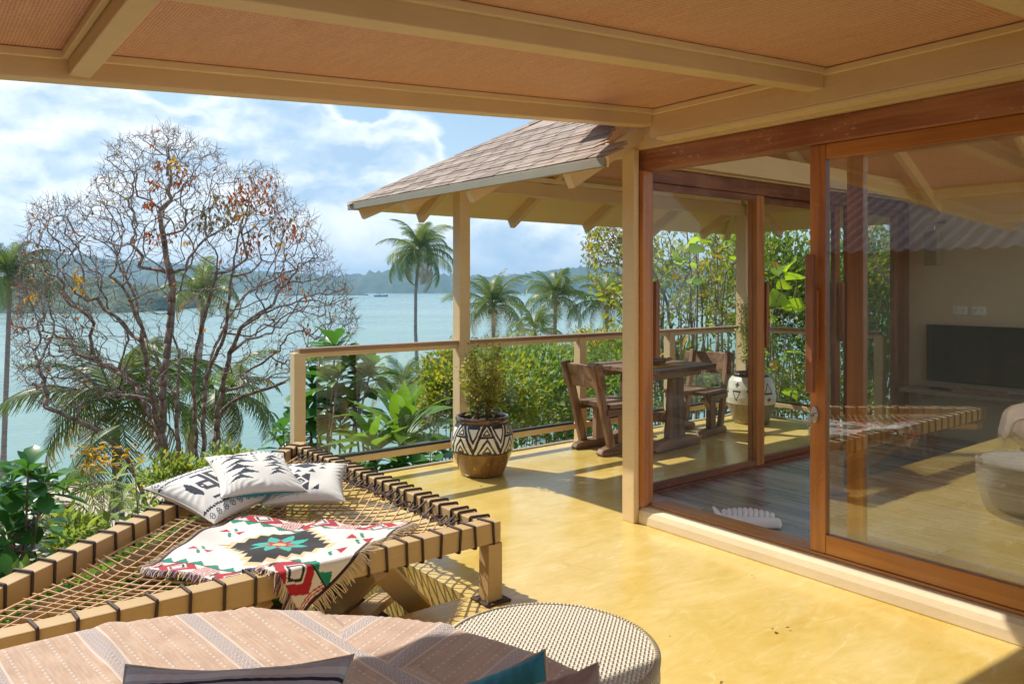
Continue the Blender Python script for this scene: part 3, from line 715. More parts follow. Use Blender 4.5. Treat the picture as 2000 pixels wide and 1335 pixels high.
# lashings: one loop of rope, repeated along each beam
def loop_mesh(w, h, r=.006):
    hw, hh = w / 2 + r, h / 2 + r; pts = []
    for (cx_, cy_, a0) in ((hw - r, hh - r, 0), (-hw + r, hh - r, 90), (-hw + r, -hh + r, 180), (hw - r, -hh + r, 270)):
        for a in (0, 45, 90): pts.append((cx_ + r * math.cos(R(a0 + a)), 0, cy_ + r * math.sin(R(a0 + a))))
    return MB().tube(pts, r, 6, 0, True).mesh('rope_lashing', M['rope_dark'], True)
LM = loop_mesh(BW, .092)
for i in range(23):
    x = rnd.uniform(-.010, .010) + 2.14 - i * .092 if i < 12 else 1.036 - (i - 12) * .118
    if 1.10 < x < 1.42: continue
    inst('rope_lashing', LM, bed, frame(Vector((0, -1, 0)), Vector((1, 0, 0)), Vector((0, 0, 1)), (x, 2.90 + BW / 2, ZT - .047)) @ Matrix.Rotation(R(rnd.uniform(3, 12)), 4, 'Z') @ Matrix.Rotation(R(rnd.uniform(-5, 5)), 4, 'X'))
for i in range(25):
    y = 3.02 + i * .086 + rnd.uniform(-.012, .012)
    inst('rope_lashing', LM, bed, frame(Vector((1, 0, 0)), Vector((0, 1, 0)), Vector((0, 0, 1)), (2.20 - BW / 2, y, ZT - .046)) @ Matrix.Rotation(R(rnd.uniform(-16, -4)), 4, 'Z') @ Matrix.Rotation(R(rnd.uniform(-4, 4)), 4, 'X'))
for i in range(27):
    p = FLc + dd * (.34 + i * .121 + rnd.uniform(-.015, .015)) + dn * BW / 2
    if (p - BRc).length < .12: break
    inst('rope_lashing', LM, bed, frame(Vector((dn.x, dn.y, 0)), Vector((dd.x, dd.y, 0)), Vector((0, 0, 1)), (*p, ZT - .046)) @ Matrix.Rotation(R(rnd.uniform(-14, -5)), 4, 'Z') @ Matrix.Rotation(R(rnd.uniform(-4, 4)), 4, 'X'))
# the net itself: two families of cords that sag between the beams
IN = .135
nA = Vector((2.20 - BW - .03, 2.90 + BW + .03)); 
def inside(x, y):
    d1 = (y - (2.90 + BW + .02)); d2 = (2.20 - BW - .02 - x); q = Vector((x, y)) - FLc; d3 = q.dot(dn) - BW - .03
    return d1, d2, d3
def net_z(x, y):
    d1, d2, d3 = [max(0, q) for q in inside(x, y)]
    m = d1 * d2 * d3
    return ZT - .05 - .20 * (m ** .5) / .30 * .16 - .02 * math.sin(x * 5 + y * 3) * min(1, m * 20)
cord = MB()
def run(p0, dr):
    """clip a straight line to the bed opening and lay a sagging cord along it"""
    ts = []
    t = -4.
    while t < 4.:
        x, y = p0[0] + dr[0] * t, p0[1] + dr[1] * t
        if min(inside(x, y)) > 0: ts.append(t)
        t += .02
    if len(ts) < 4: return
    t0, t1 = ts[0], ts[-1]; n = max(3, int((t1 - t0) / .09))
    ph = rnd.uniform(0, 6); pts = []
    for i in range(n + 1):
        t = t0 + (t1 - t0) * i / n; wob = .006 * math.sin(t * 9 + ph)
        x, y = p0[0] + dr[0] * t - dr[1] * wob, p0[1] + dr[1] * t + dr[0] * wob
        pts.append((x, y, net_z(x, y) + rnd.uniform(-.002, .002)))
    cord.tube(pts, .0048, 4)
q1 = Vector((1, 1)).normalized(); q2 = Vector((1, -1)).normalized(); SPC = .052
for k in range(-50, 60): run(Vector((1.2, 3.7)) + q2 * (k * SPC), q1)
for k in range(-50, 60): run(Vector((1.2, 3.7)) + q1 * (k * SPC), q2)
bb(cord, 'net', M['rope'], 0)
# knotted edge cord and short ties from net to frame
tie = MB()
def edge_ties(a, b, inw, n):
    pts = []
    for i in range(n):
        p = a.lerp(b, i / (n - 1)); j = inw * rnd.uniform(.02, .05)
        q = p + j; pts.append((q.x, q.y, ZT - .05 + rnd.uniform(-.018, .012)))
        w = p - inw * .02
        tie.tube([(q.x, q.y, pts[-1][2]), (w.x, w.y, ZT - .03 + rnd.uniform(-.02, .03))], .005, 4)
    tie.tube(pts, .0075, 5)
edge_ties(Vector((2.20 - BW - .012, 3.0)), Vector((2.20 - BW - .012, 5.14)), Vector((-1, 0)), 56)
edge_ties(Vector((2.08, 2.90 + BW + .008)), Vector((.10, 2.90 + BW + .008)), Vector((0, 1)), 30)
bb(tie, 'edge_cord', M['rope_dark'], 0)

# ================================================================ CLOTH helpers
def dye_mesh(name, V, F, colf, mats, smooth=True):
    """quad mesh with one dyed colour per face; colf: (nf,3)"""
    me = np_mesh(name, V, F, mats, None, smooth)
    at_ = me.color_attributes.new('dye', 'FLOAT_COLOR', 'CORNER')
    c = np.ones((len(F), 4, 4), np.float32); c[:, :, :3] = colf[:, None, :]
    at_.data.foreach_set('color', c.ravel())
    return me
def gridF(nx, ny):
    i, j = np.meshgrid(np.arange(nx), np.arange(ny), indexing='ij'); a = (i * (ny + 1) + j).ravel()
    return np.stack([a, a + ny + 1, a + ny + 2, a + 1], 1)
def inpoly(P, X, Y):
    P = np.asarray(P, float); r = np.zeros(X.shape, bool); j = len(P) - 1
    for i in range(len(P)):
        xi, yi = P[i]; xj, yj = P[j]
        c = ((yi > Y) != (yj > Y)) & (X < (xj - xi) * (Y - yi) / (yj - yi + 1e-12) + xi); r ^= c; j = i
    return r
def dseg(a, b, X, Y):
    ax, ay = a; bx, by = b; L = (bx - ax) ** 2 + (by - ay) ** 2 + 1e-12
    t = np.clip(((X - ax) * (bx - ax) + (Y - ay) * (by - ay)) / L, 0, 1)
    return np.hypot(X - ax - t * (bx - ax), Y - ay - t * (by - ay))
def dpoly(P, X, Y):
    d = np.full(X.shape, 9.)
    for i in range(len(P)): d = np.minimum(d, dseg(P[i], P[(i + 1) % len(P)], X, Y))
    return d
WHITE = (.80, .77, .72); NAVY = (.032, .036, .062); SAND = (.50, .37, .23)

# ================================================================ CUSHIONS
def pillow_mesh(name, w, h, t, top, bottom, mats, n=64, seed=0):
    """stuffed square: pinched corners, soft belly, puckered seams; top/bottom give colours from (x,y) in -1..1"""
    r = np.random.default_rng(seed); u = np.linspace(-1, 1, n + 1)
    X, Y = np.meshgrid(u, u, indexing='ij')
    pin = 1 - .10 * (np.abs(Y) ** 2) * 0 
    sx = X * (1 - .12 * (1 - Y ** 2) * np.abs(X) ** 3); sy = Y * (1 - .12 * (1 - X ** 2) * np.abs(Y) ** 3)
    prof = np.clip((1 - X ** 2) * (1 - Y ** 2), 0, 1) ** .42
    wr = np.zeros_like(X)
    for k in range(7):
        a, b, p = r.uniform(2, 7), r.uniform(-7, 7), r.uniform(0, 6); wr += np.sin(a * X + b * Y + p)
    edge = np.maximum(np.abs(X), np.abs(Y)); ang = np.arctan2(Y, X)
    pk = np.sin(ang * 34 + 2 * wr) * np.clip((edge - .6) / .4, 0, 1) * np.clip((1 - edge) * 9, 0, 1)
    Z = t / 2 * prof + .004 * wr * prof * .6 + .0035 * pk
    Zb = -t / 2 * prof * .8 - .003 * wr * prof
    V = np.concatenate([np.stack([sx * w / 2, sy * h / 2, Z], -1).reshape(-1, 3), np.stack([sx * w / 2, sy * h / 2, Zb], -1).reshape(-1, 3)])
    F = gridF(n, n); F2 = F[:, ::-1] + (n + 1) ** 2
    c = (u[1:] + u[:-1]) / 2; CX, CY = np.meshgrid(c, c, indexing='ij')
    return dye_mesh(name, V, np.concatenate([F, F2]), np.concatenate([top(CX, CY).reshape(-1, 3), bottom(CX, CY).reshape(-1, 3)]), mats)
def solid(c): return lambda X, Y: np.broadcast_to(np.array(c, float), X.shape + (3,)).copy()
def put(C, m, c): C[m] = c
def pat_frame(X, Y):           # bold nested frames, dotted border rows, small key border
    C = solid(WHITE)(X, Y)
    for yb in (.66, -.66):
        tri = (np.abs(((X * 15) % 1) - .5) * .10 + (np.abs(Y - yb)) < .055); put(C, tri & (np.sign(yb) * (Y - yb) > -.05), NAVY)
        put(C, np.abs(Y - yb * 1.10) < .008, NAVY)
        rowy = yb * 1.27; q = (np.abs(((X * 5) % 1) - .5) * .28 + np.abs(Y - rowy)); put(C, (q > .075) & (q < .105), NAVY); put(C, q < .03, NAVY)
    for sx in (1, -1):
        put(C, (np.abs(X - sx * .09) < .055) & (Y > -.50) & (Y < .50), NAVY)
        for sy in (1, -1):
            put(C, (np.abs(Y - sy * .12 - .0) < .045) & (sx * X > .09) & (sx * X < .46), NAVY)
            put(C, (np.abs(Y - sy * .46) < .040) & (sx * X > .12) & (sx * X < .52 - .2 * (sy > 0)), NAVY)
        put(C, inpoly([(sx * .62, -.30), (sx * .74, -.12), (sx * .74, .14), (sx * .62, .34), (sx * .56, .20), (sx * .56, -.2)], X, Y), NAVY)
        q = np.maximum(np.abs(X - sx * .40), np.abs(Y + .0)); put(C, (q < .075) & (q > .035), NAVY)
    return C
def pat_zig(X, Y):             # sawtooth lightning bands and a dotted chevron line
    C = solid(WHITE)(X, Y)
    for (ox, oy, s) in ((-.40, .02, 1.35), (.50, -.05, .95)):
        for k in range(6):
            yy = oy + (k - 2.5) * .17 * s; L = (.34 - .035 * abs(k - 2.5)) * s; sh = .10 * (k % 2) * s - .05
            put(C, inpoly([(ox - L + sh, yy - .10 * s), (ox + sh, yy - .02), (ox + L * .9 + sh, yy - .06 * s), (ox + .10 * s + sh, yy + .05 * s), (ox + .02 + sh, yy + .13 * s), (ox - .12 * s + sh, yy + .03)], X, Y), NAVY)
    ln = np.abs(((X * 8 + np.abs(Y - .62) * 9) % 1) - .5) < .16; put(C, ln & (np.abs(Y - .62) < .045), NAVY)
    ln = np.abs(((Y * 8 + np.abs(X - .05) * 9) % 1) - .5) < .16; put(C, ln & (np.abs(X - .06) < .035) & (Y > .1), NAVY)
    return C
def pat_diamond(X, Y):         # one big stepped diamond with teeth, small one below
    C = solid(WHITE)(X, Y)
    q = np.abs(X + .05) / .40 + np.abs(Y - .52) / .34
    put(C, q < .78, NAVY); 
    for k in range(8):
        a = k / 8 * 2 * math.pi + .4; cx_, cy_ = -.05 + .46 * math.cos(a), .52 + .40 * math.sin(a)
        put(C, inpoly([(cx_ - .10, cy_ - .08), (cx_ + .10, cy_ - .08), (cx_, cy_ + .11)], X, Y), NAVY)
    put(C, (q > .78) & (q < .92), WHITE)
    x2, y2 = X + .12, Y + .38
    put(C, (np.abs(x2) < .22) & (np.abs(y2) < .36), NAVY); q2 = np.abs(x2) / .22 + np.abs(y2) / .22
    put(C, q2 < 1.0, WHITE); put(C, q2 < .62, NAVY); put(C, q2 < .34, WHITE); put(C, q2 < .16, NAVY)
    for sy in (1, -1): put(C, inpoly([(-.12 - .12, -.38 + sy * .36), (-.12 + .12, -.38 + sy * .36), (-.12, -.38 + sy * .20)], X, Y), WHITE)
    for sx in (1, -1): put(C, inpoly([(-.12 + sx * .30, -.74), (-.12 + sx * .46, -.74), (-.12 + sx * .46, -.5)], X, Y), NAVY)
    return C
def cushion(label, w, h, t, c, xd, yd, top, bottom, seed, group=None):
    xd = Vector(xd).normalized(); yd = Vector(yd); yd = (yd - xd * yd.dot(xd)).normalized(); z = xd.cross(yd)
    me = pillow_mesh('cushion', w, h, t, top, bottom, [M['dye']], 80 if top in (pat_frame, pat_zig, pat_diamond) else 48, seed)
    o = bpy.data.objects.new('cushion', me); COL.objects.link(o); o.matrix_basis = frame(xd, yd, z, c)
    pts = [(sx * w / 2 * (1 - .12 * (1 - sy ** 2) * abs(sx) ** 3), sy * h / 2 * (1 - .12 * (1 - sx ** 2) * abs(sy) ** 3), 0) for sx, sy in
           [(u, -1) for u in np.linspace(-1, 1, 14, False)] + [(1, u) for u in np.linspace(-1, 1, 14, False)] + [(u, 1) for u in np.linspace(1, -1, 14, False)] + [(-1, u) for u in np.linspace(1, -1, 14, False)]]
    s = bpy.data.objects.new('seam', MB().tube(pts, .0035, 5, 0, True).mesh('seam', M['seam'], True)); COL.objects.link(s); s.parent = o
    return tag(o, label, 'cushion', group)
M['seam'] = plain('linen_seam', (.62, .55, .46), .9)
G = 'printed cushions heaped on the net bed'
cushion('white cushion with navy nested frames, leaning on the slanting beam of the net bed', .47, .50, .13, (1.28, 4.16, .395), (.90, .43, .06), (-.25, .92, .24), pat_frame, solid((.66, .60, .52)), 3, G)
cushion('white cushion with navy bowtie and diamond print, nearest the railing on the net bed', .43, .43, .125, (1.74, 4.06, .385), (.76, -.40, .0), (.42, .78, .22), pat_diamond, solid((.62, .54, .44)), 5, G)
cushion('white cushion with navy sawtooth bands and teal back, lying on top of the other two', .43, .50, .125, (1.49, 4.17, .455), (.98, -.12, -.05), (-.10, .95, .22), pat_zig, solid((.02, .30, .38)), 8, G)

# ================================================================ BLANKET on the net
def blanket_col(S, T):
    """S along the long side 0..1, T across 0 far .. 1 near; bands run along both long edges"""
    RED, GRN, BLK, TEAL, BEI, PEA = (.46, .022, .035), (.015, .26, .17), (.028, .024, .026), (.05, .46, .37), (.70, .56, .32), (.78, .46, .22)
    C = solid((.80, .76, .71))(S, T)
    for far in (True, False):
        t = T if far else 1 - T
        band = t < .135; ph = S * 3.0
        put(C, band, (.78, .72, .66))
        k = ph % 1; d = np.abs(k - .5) ; tt = np.abs(t - .0675) / .0675
        put(C, band & (d + .0 < .36 - .20 * tt), RED)
        dia = d / .17 + tt / .95; put(C, band & (dia < 1.05), (.80, .75, .70)); put(C, band & (dia < .86) & (dia > .58), BLK)
        put(C, band & (k < .14) & (np.abs(((k * 24 + tt * 1.2) % 1) - .5) < .24), RED)
        put(C, band & (k > .86) & (np.abs(((k * 24 - tt * 1.2) % 1) - .5) < .24), RED)
        put(C, band & (k > .145) & (k < .19) & (tt < .6), BLK)
        put(C, (np.abs(t - .137) < .006), BLK)
        tri = (t > .143) & (t < .143 + .045 * (1 - np.abs(((S * 11) % 1) - .5) * 2)); put(C, tri, GRN)
    x, y = S - .5, (T - .5) * .92
    st = lambda v, n: np.floor(v * n) / n
    def stepped(w, h, n, ox=0): return (np.floor(np.abs(x) / w * n) / n + np.floor(np.abs(y) / h * n) / n) < 1
    put(C, stepped(.30, .27, 6), BEI); put(C, stepped(.265, .238, 6), BLK)
    ang = np.arctan2(y * 1.1, x); rr = np.hypot(x, y * 1.1)
    star = .085 + .075 * (np.abs(((ang / (2 * math.pi) * 8) % 1) - .5) * 2); put(C, rr < star, TEAL)
    star2 = .045 + .05 * (np.abs(((ang / (2 * math.pi) * 8 + .5) % 1) - .5) * 2); put(C, rr < star2, RED); put(C, rr < .036, PEA)
    for sx in (-1, 1):
        for sy in (-1, 1):
            cx_, cy_ = sx * .365, sy * .15
            for q in (-1, 1):
                put(C, inpoly([(cx_ + q * .012, cy_), (cx_ + q * .062, cy_ - .036), (cx_ + q * .062, cy_ + .036)], x, y), RED)
                put(C, dseg((cx_ - .006 * q, cy_ + q * .022), (cx_ + .024 * q, cy_ + q * .062), x, y) < .0085, GRN)
    for e in (S, 1 - S): put(C, e < .014, (.05, .02, .025))
    return C
def blanket():
    A, B, Cc, D = Vector((1.335, 3.93)), Vector((1.945, 3.30)), Vector((1.215, 2.70)), Vector((.79, 3.56))    # far-left, far-right, near-right (hangs), near-left
    nx, ny = 190, 150
    s, t = np.meshgrid(np.linspace(0, 1, nx + 1), np.linspace(0, 1, ny + 1), indexing='ij')
    W = [(1 - s) * (1 - t), s * (1 - t), s * t, (1 - s) * t]
    X = sum(w * p.x for w, p in zip(W, (A, B, Cc, D))); Y = sum(w * p.y for w, p in zip(W, (A, B, Cc, D)))
    X = X + .006 * np.sin(9 * t + 2 * s); Y = Y + .006 * np.sin(11 * s + 1)
    Z = np.vectorize(net_z)(X, Y) + .022
    wr = .010 * np.sin(7 * s + 5 * t + 1) + .007 * np.sin(15 * s - 9 * t) + .006 * np.sin(4 * s + 19 * t) + .022 * np.exp(-((s - .52) / .07) ** 2 - ((t - .10) / .22) ** 2)
    near = np.clip((3.10 - Y) / .12, 0, 1); Z = Z * (1 - near) + np.maximum(Z, ZT + .012) * near + wr * (1 - near * .6)
    over = 2.897 - Y; h = over > 0; hang = np.where(h, over, 0); rad = .02; ang = np.clip(hang / rad, 0, math.pi / 2)
    Y = np.where(h, 2.897 - rad * np.sin(ang), Y); Z = np.where(h, ZT + .012 - rad * (1 - np.cos(ang)) - np.maximum(0, hang - rad * math.pi / 2), Z)
    Y = Y - np.where(h, .012 * np.sin(12 * X * 2) * np.clip(hang * 6, 0, 1) + .012, 0)
    V = np.stack([X, Y, Z], -1).reshape(-1, 3)
    sc_, tc = np.meshgrid((np.arange(nx) + .5) / nx, (np.arange(ny) + .5) / ny, indexing='ij')
    me = dye_mesh('blanket', V, gridF(nx, ny)[:, ::-1], blanket_col(sc_, tc).reshape(-1, 3), [M['dye']])
    o = bpy.data.objects.new('blanket', me); COL.objects.link(o)
    tag(o, 'woven blanket with red, green and black geometric bands, one corner hanging over the net bed', 'blanket')
    so = o.modifiers.new('thick', 'SOLIDIFY'); so.thickness = .005; so.offset = 0
    G_ = V.reshape(nx + 1, ny + 1, 3); fr = MB()
    def fringe(line, outw, n, L, mi=0):
        for k in range(n):
            q = k / n * (len(line) - 1); i = int(q); p = Vector(line[i]).lerp(Vector(line[min(i + 1, len(line) - 1)]), q - i)
            ow = Vector(outw(p)); j = Vector((rnd.uniform(-.3, .3), rnd.uniform(-.3, .3), 0)); e = p + (ow + j * .5) * L * rnd.uniform(.7, 1.1)
            if p.z < ZT + .008 and p.y < 2.89: e.z = p.z - L * rnd.uniform(.75, 1.05); e.y = p.y - .004
            elif e.y < 2.88: e.z = min(e.z, ZT + .01 - max(0, 2.89 - e.y))
            else: e.z = max(net_z(e.x, e.y) if min(inside(e.x, e.y)) > 0 else ZT, p.z - .02) + .004 + rnd.uniform(0, .008)
            m_ = (p + e) / 2 + Vector((rnd.uniform(-1, 1), rnd.uniform(-1, 1), rnd.uniform(.2, 1.))) * .006
            fr.tube([p, m_, e], [.0034, .003, .002], 4, (0, 0, 1, 2)[rnd.randrange(4)] if mi == 0 else mi)
    c0 = Vector(((A + B + Cc + D) / 4).to_3d())
    fringe(G_[:, -1], lambda p: (-.35, -.55, -.25), 150, .060)
    fringe(G_[:, 0], lambda p: (.5, .55, 0), 110, .045)
    fringe(G_[-1, :], lambda p: (.62, -.55, -.1), 130, .060, 1)
    fringe(G_[0, :], lambda p: (-.6, .5, 0), 90, .040, 1)
    fo = fr.mesh('fringe', [M['fringe_grey'], M['fringe_sand'], M['fringe_red']])
    f = bpy.data.objects.new('fringe', fo); COL.objects.link(f); f.parent = o
M['fringe_grey'] = plain('grey_fringe', (.30, .26, .30), .95); M['fringe_sand'] = plain('sand_fringe', (.62, .50, .34), .95); M['fringe_red'] = plain('plum_fringe', (.16, .05, .07), .95)
blanket()

# ================================================================ ROUND DAYBED, STOOL
def weave_uv(me, f):
    uv = me.uv_layers.new(name='weave')
    co = np.empty(len(me.vertices) * 3, np.float32); me.vertices.foreach_get('co', co); co = co.reshape(-1, 3)
    li = np.empty(len(me.loops), np.int32); me.loops.foreach_get('vertex_index', li)
    uv.data.foreach_set('uv', f(co[li], li).astype(np.float32).ravel())
def rattan_drum(name, c, prof, parent, mat, cell=.016, n=72):
    """woven wall of revolution about c"""
    m = MB().lathe(prof, n, c); me = m.mesh(name, mat, True)
    rmax = max(r for r, z in prof); per = round(2 * math.pi * rmax / cell)
    def f(P, li):
        j = li % n; i = li // n
        u = j / n * per
        k = np.arange(len(li)); first = u.reshape(-1, 4)
        w = (first.max(1) - first.min(1)) > per / 2; first[w] = np.where(first[w] < per / 2, first[w] + per, first[w])
        arc = np.concatenate([[0], np.cumsum([math.hypot(prof[q + 1][0] - prof[q][0], prof[q + 1][1] - prof[q][1]) for q in range(len(prof) - 1)])]) / cell
        return np.stack([first.ravel(), arc[i]], 1)
    weave_uv(me, f)
    o = bpy.data.objects.new(name, me); link(o, parent); return o
def rattan_disc(name, c, r, z, parent, mat, cell=.016, ang=0.):
    n = 40; rings = [r * k / 10 for k in range(11)]
    m = MB().lathe([(max(q, .0005), .004 * (1 - (q / r) ** 2)) for q in rings], 64, (c[0], c[1], z)); me = m.mesh(name, mat, True)
    ca, sa = math.cos(ang), math.sin(ang)
    weave_uv(me, lambda P, li: np.stack([(P[:, 0] * ca + P[:, 1] * sa) / cell + 400, (-P[:, 0] * sa + P[:, 1] * ca) / cell + 400], 1))
    o = bpy.data.objects.new(name, me); link(o, parent); return o
SC = (1.60, 1.865); SR = .35; SZ = .33
stool = thing('rattan_stool', 'low round cream rattan stool beside the daybed', 'stool', (*SC, 0))
rattan_disc('top', SC, SR - .018, SZ + .001, stool, M['rattan'], .0125, R(-52))
MB().tube([(SC[0] + (SR - .012) * math.cos(a), SC[1] + (SR - .012) * math.sin(a), SZ - .012) for a in np.linspace(0, 2 * math.pi, 72, False)], .016, 8, 0, True).build('rim', M['rattan_dark'] if 'rattan_dark' in M else M['rattan'], stool, True) if False else None
M['rattan_rim'] = plain('rattan_edge_braid', (.60, .52, .38), .5)
brd = MB()
for k in range(150):
    a = k / 150 * 2 * math.pi; b_ = a + .065; r_ = SR - .006
    brd.tube([(SC[0] + (r_ - .012) * math.cos(a), SC[1] + (r_ - .012) * math.sin(a), SZ + .003), (SC[0] + (r_ + .004) * math.cos((a + b_) / 2), SC[1] + (r_ + .004) * math.sin((a + b_) / 2), SZ - .004), (SC[0] + (r_ + .002) * math.cos(b_), SC[1] + (r_ + .002) * math.sin(b_), SZ - .018)], .0052, 5)
brd.build('rim', M['rattan_rim'], stool, True)
rattan_drum('side', (*SC, 0), [(SR - .004, SZ - .018), (SR, SZ - .06), (SR - .006, SZ - .16), (SR - .03, .06), (SR - .05, .012), (SR - .055, 0.001)], stool, M['rattan'], .0125)

DC = Vector((.22, 1.33)); DR = 1.16; DZ = .50
daybed = thing('daybed', 'round rattan daybed covered with a peach striped throw at the front of the terrace', 'daybed', (*DC, 0))
rattan_drum('base', (*DC, 0), [(DR - .10, .30), (DR - .11, .15), (DR - .13, .001)], daybed, M['rattan'], .0155, 96)
ms = MB().lathe([(.001, DZ - .012), (DR - .10, DZ - .012), (DR - .05, DZ - .022), (DR - .018, DZ - .05), (DR - .012, .36), (DR - .04, .305), (.001, .302)], 96, (*DC, 0))
M['mattress'] = plain('mattress_cotton', (.62, .50, .40), .95)
ms.build('mattress', M['mattress'], daybed, True)
def throw(name, label, edge, ang, mat, lift, seed, hang=.17):
    """cloth laid over the round mattress; edge(x,y)>0 keeps it; stripes run at angle ang"""
    r = np.random.default_rng(seed); n = 150; ext = DR + hang
    s = np.linspace(-ext, ext, n + 1); X, Y = np.meshgrid(s, s, indexing='ij')
    wr = np.zeros_like(X)
    for k in range(9):
        a = r.uniform(0, 6.3); f_ = r.uniform(3, 11); wr += np.sin(f_ * (X * math.cos(a) + Y * math.sin(a)) + r.uniform(0, 6)) / (1 + f_ / 4)
    for k in range(5):        # a few long creases
        a = ang + r.uniform(-.5, .5); o_ = r.uniform(-.9, .9); d = X * math.cos(a) + Y * math.sin(a) - o_; wr += 1.5 * np.exp(-(d / .03) ** 2)
    RR = np.hypot(X, Y); th = np.arctan2(Y, X); rad = .075; R0 = DR - rad
    over = np.clip(RR - R0, 0, None); a = np.clip(over / rad, 0, math.pi / 2); drop = np.clip(over - rad * math.pi / 2, 0, None)
    rr = np.where(RR > R0, R0 + (rad + lift) * np.sin(a) + .02 * drop / .2 * (1 + np.sin(th * 23 + seed)), RR)
    Z = DZ + lift - (rad + lift) * (1 - np.cos(a)) - drop + .0065 * wr * np.clip((RR < R0 + .03), .35, 1)
    keep = (RR < ext - .02 + .02 * np.sin(th * 9 + seed)) & (edge(X + DC.x, Y + DC.y) > 0) & (Y + DC.y > -.3)
    V = np.stack([DC.x + rr * np.cos(th), DC.y + rr * np.sin(th), Z], -1).reshape(-1, 3)
    F = gridF(n, n); kv = keep.ravel(); F = F[kv[F].all(1)]
    used = np.unique(F); mp = np.full(len(V), -1); mp[used] = np.arange(len(used))
    me = np_mesh(name, V[used], mp[F], [mat], None, True)
    U0 = np.stack([X.ravel() * math.cos(ang) + Y.ravel() * math.sin(ang) + 5, -X.ravel() * math.sin(ang) + Y.ravel() * math.cos(ang) + 5], 1)[used]
    weave_uv(me, lambda P, li: U0[li])
    o = bpy.data.objects.new(name, me); COL.objects.link(o); tag(o, label, 'throw')
    so = o.modifiers.new('thick', 'SOLIDIFY'); so.thickness = .006; so.offset = 1
    fr = MB(); Vg = V.reshape(n + 1, n + 1, 3); rr_g = ext - .02
    for k in range(int(rr_g * 2 * math.pi / .012)):
        th_ = k * .012 / rr_g; e = rr_g + .02 * math.sin(th_ * 9 + seed) - .012; x_, y_ = e * math.cos(th_), e * math.sin(th_)
        if y_ + DC.y < -.25 or not edge(np.array(x_ + DC.x), np.array(y_ + DC.y)) > 0: continue
        i_, j_ = int((x_ + ext) / (2 * ext) * n), int((y_ + ext) / (2 * ext) * n); p = Vector(Vg[i_, j_]); j2 = Vector((rnd.uniform(-1, 1), rnd.uniform(-1, 1), 0)) * .012
        fr.tube([p + Vector((0, 0, .01)), p + j2 * .6 - Vector((0, 0, .035)), p + j2 - Vector((0, 0, rnd.uniform(.06, .09)))], [.003, .0028, .002], 3)
    if fr.v:
        f = bpy.data.objects.new('fringe', fr.mesh('fringe', M['fringe_sand'])); COL.objects.link(f); f.parent = o
    return o
throw('throw', 'peach striped throw with grey key bands spread over the round daybed', lambda x, y: 1.0 + .03 * np.sin(y * 5) + .02 * (y - 1.6) - x, R(6), M['throw'], .012, 4)
throw('throw', 'folded peach throw with its stripes turned crosswise, beside the rattan stool', lambda x, y: x - .93, R(114), M['throw2'], .004, 9, .12)
GD = 'cushions standing on the round daybed'
def stripe_top(X, Y):
    C = solid((.56, .49, .40))(X, Y); put(C, Y > .62, (.52, .50, .56)); put(C, (Y > .80) & (Y < .86), (.72, .70, .72)); put(C, (Y > .90) & (Y < .93), (.04, .03, .06)); put(C, (Y > .70) & (Y < .73), (.04, .03, .06)); put(C, Y > .95, (.55, .53, .56)); return C
def daycush(label, u, v, d, w, h, roll, tilt, front, back, seed):
    top = at(u, v, d); x = RT * math.cos(roll) + Vector((0, 0, 1)) * math.sin(roll)
    y = (FW * math.cos(tilt) + Vector((0, 0, 1)) * math.sin(tilt)) * math.cos(roll) - RT * math.sin(roll) * math.sin(tilt)
    return cushion(label, w, h, .13, top - y * h / 2, x, y, front, back, seed, GD)
grey = daycush('grey cushion with a dark striped top edge standing on the daybed', 468, 1288, 1.50, .44, .36, R(2.5), R(44), stripe_top, solid((.55, .47, .38)), 21)
daycush('blue teal cushion with one raised corner on the daybed', 900, 1322, 1.50, .34, .34, R(17), R(46), solid((.05, .34, .50)), solid((.05, .30, .46)), 22)
daycush('mauve brown cushion at the rim of the daybed below the rattan stool', 1030, 1328, 1.40, .26, .30, R(13), R(40), solid((.42, .30, .28)), solid((.50, .36, .32)), 23)

# ================================================================ POTS and potted shrubs
def pot(label, c, prof_lo, prof_band, prof_rim, pat, glaze, soil_r, soil_z):
    t = thing('plant_pot', label, 'plant pot', (*c, 0), 'painted plant pots')
    cc = (*c, 0)
    MB().lathe([(.001, .002)] + prof_lo, 48, cc).build('base', glaze, t, True)
    n, m = 300, 96
    zz = np.linspace(0, 1, m + 1); pz = [p[1] for p in prof_band]; pr = [p[0] for p in prof_band]
    Z = pz[0] + (pz[-1] - pz[0]) * zz; Rr = np.interp(Z, pz, pr)
    k = np.ones(7) / 7; Rr = np.convolve(np.pad(Rr, 3, 'edge'), k, 'valid')
    th = np.arange(n) / n * 2 * math.pi
    V = np.stack([(c[0] + Rr[:, None] * np.cos(th)), (c[1] + Rr[:, None] * np.sin(th)), np.broadcast_to(Z[:, None], (m + 1, n))], -1).reshape(-1, 3)
    i, j = np.meshgrid(np.arange(m), np.arange(n), indexing='ij'); a = (i * n + j).ravel(); b = (i * n + (j + 1) % n).ravel()
    F = np.stack([a, b, b + n, a + n], 1)
    U, W = np.meshgrid((np.arange(m) + .5) / m, (np.arange(n) + .5) / n, indexing='ij')
    me = dye_mesh('band', V, F, pat(W, U).reshape(-1, 3), [M['glaze_dye']]); o = bpy.data.objects.new('band', me); link(o, t)
    MB().lathe(prof_rim, 48, cc).build('rim', M['glaze_rim'], t, True)
    s = MB().lathe([(.001, soil_z + .012), (soil_r * .6, soil_z + .006), (soil_r, soil_z)], 32, cc)
    s.build('soil', M['soil'], t)
    return t
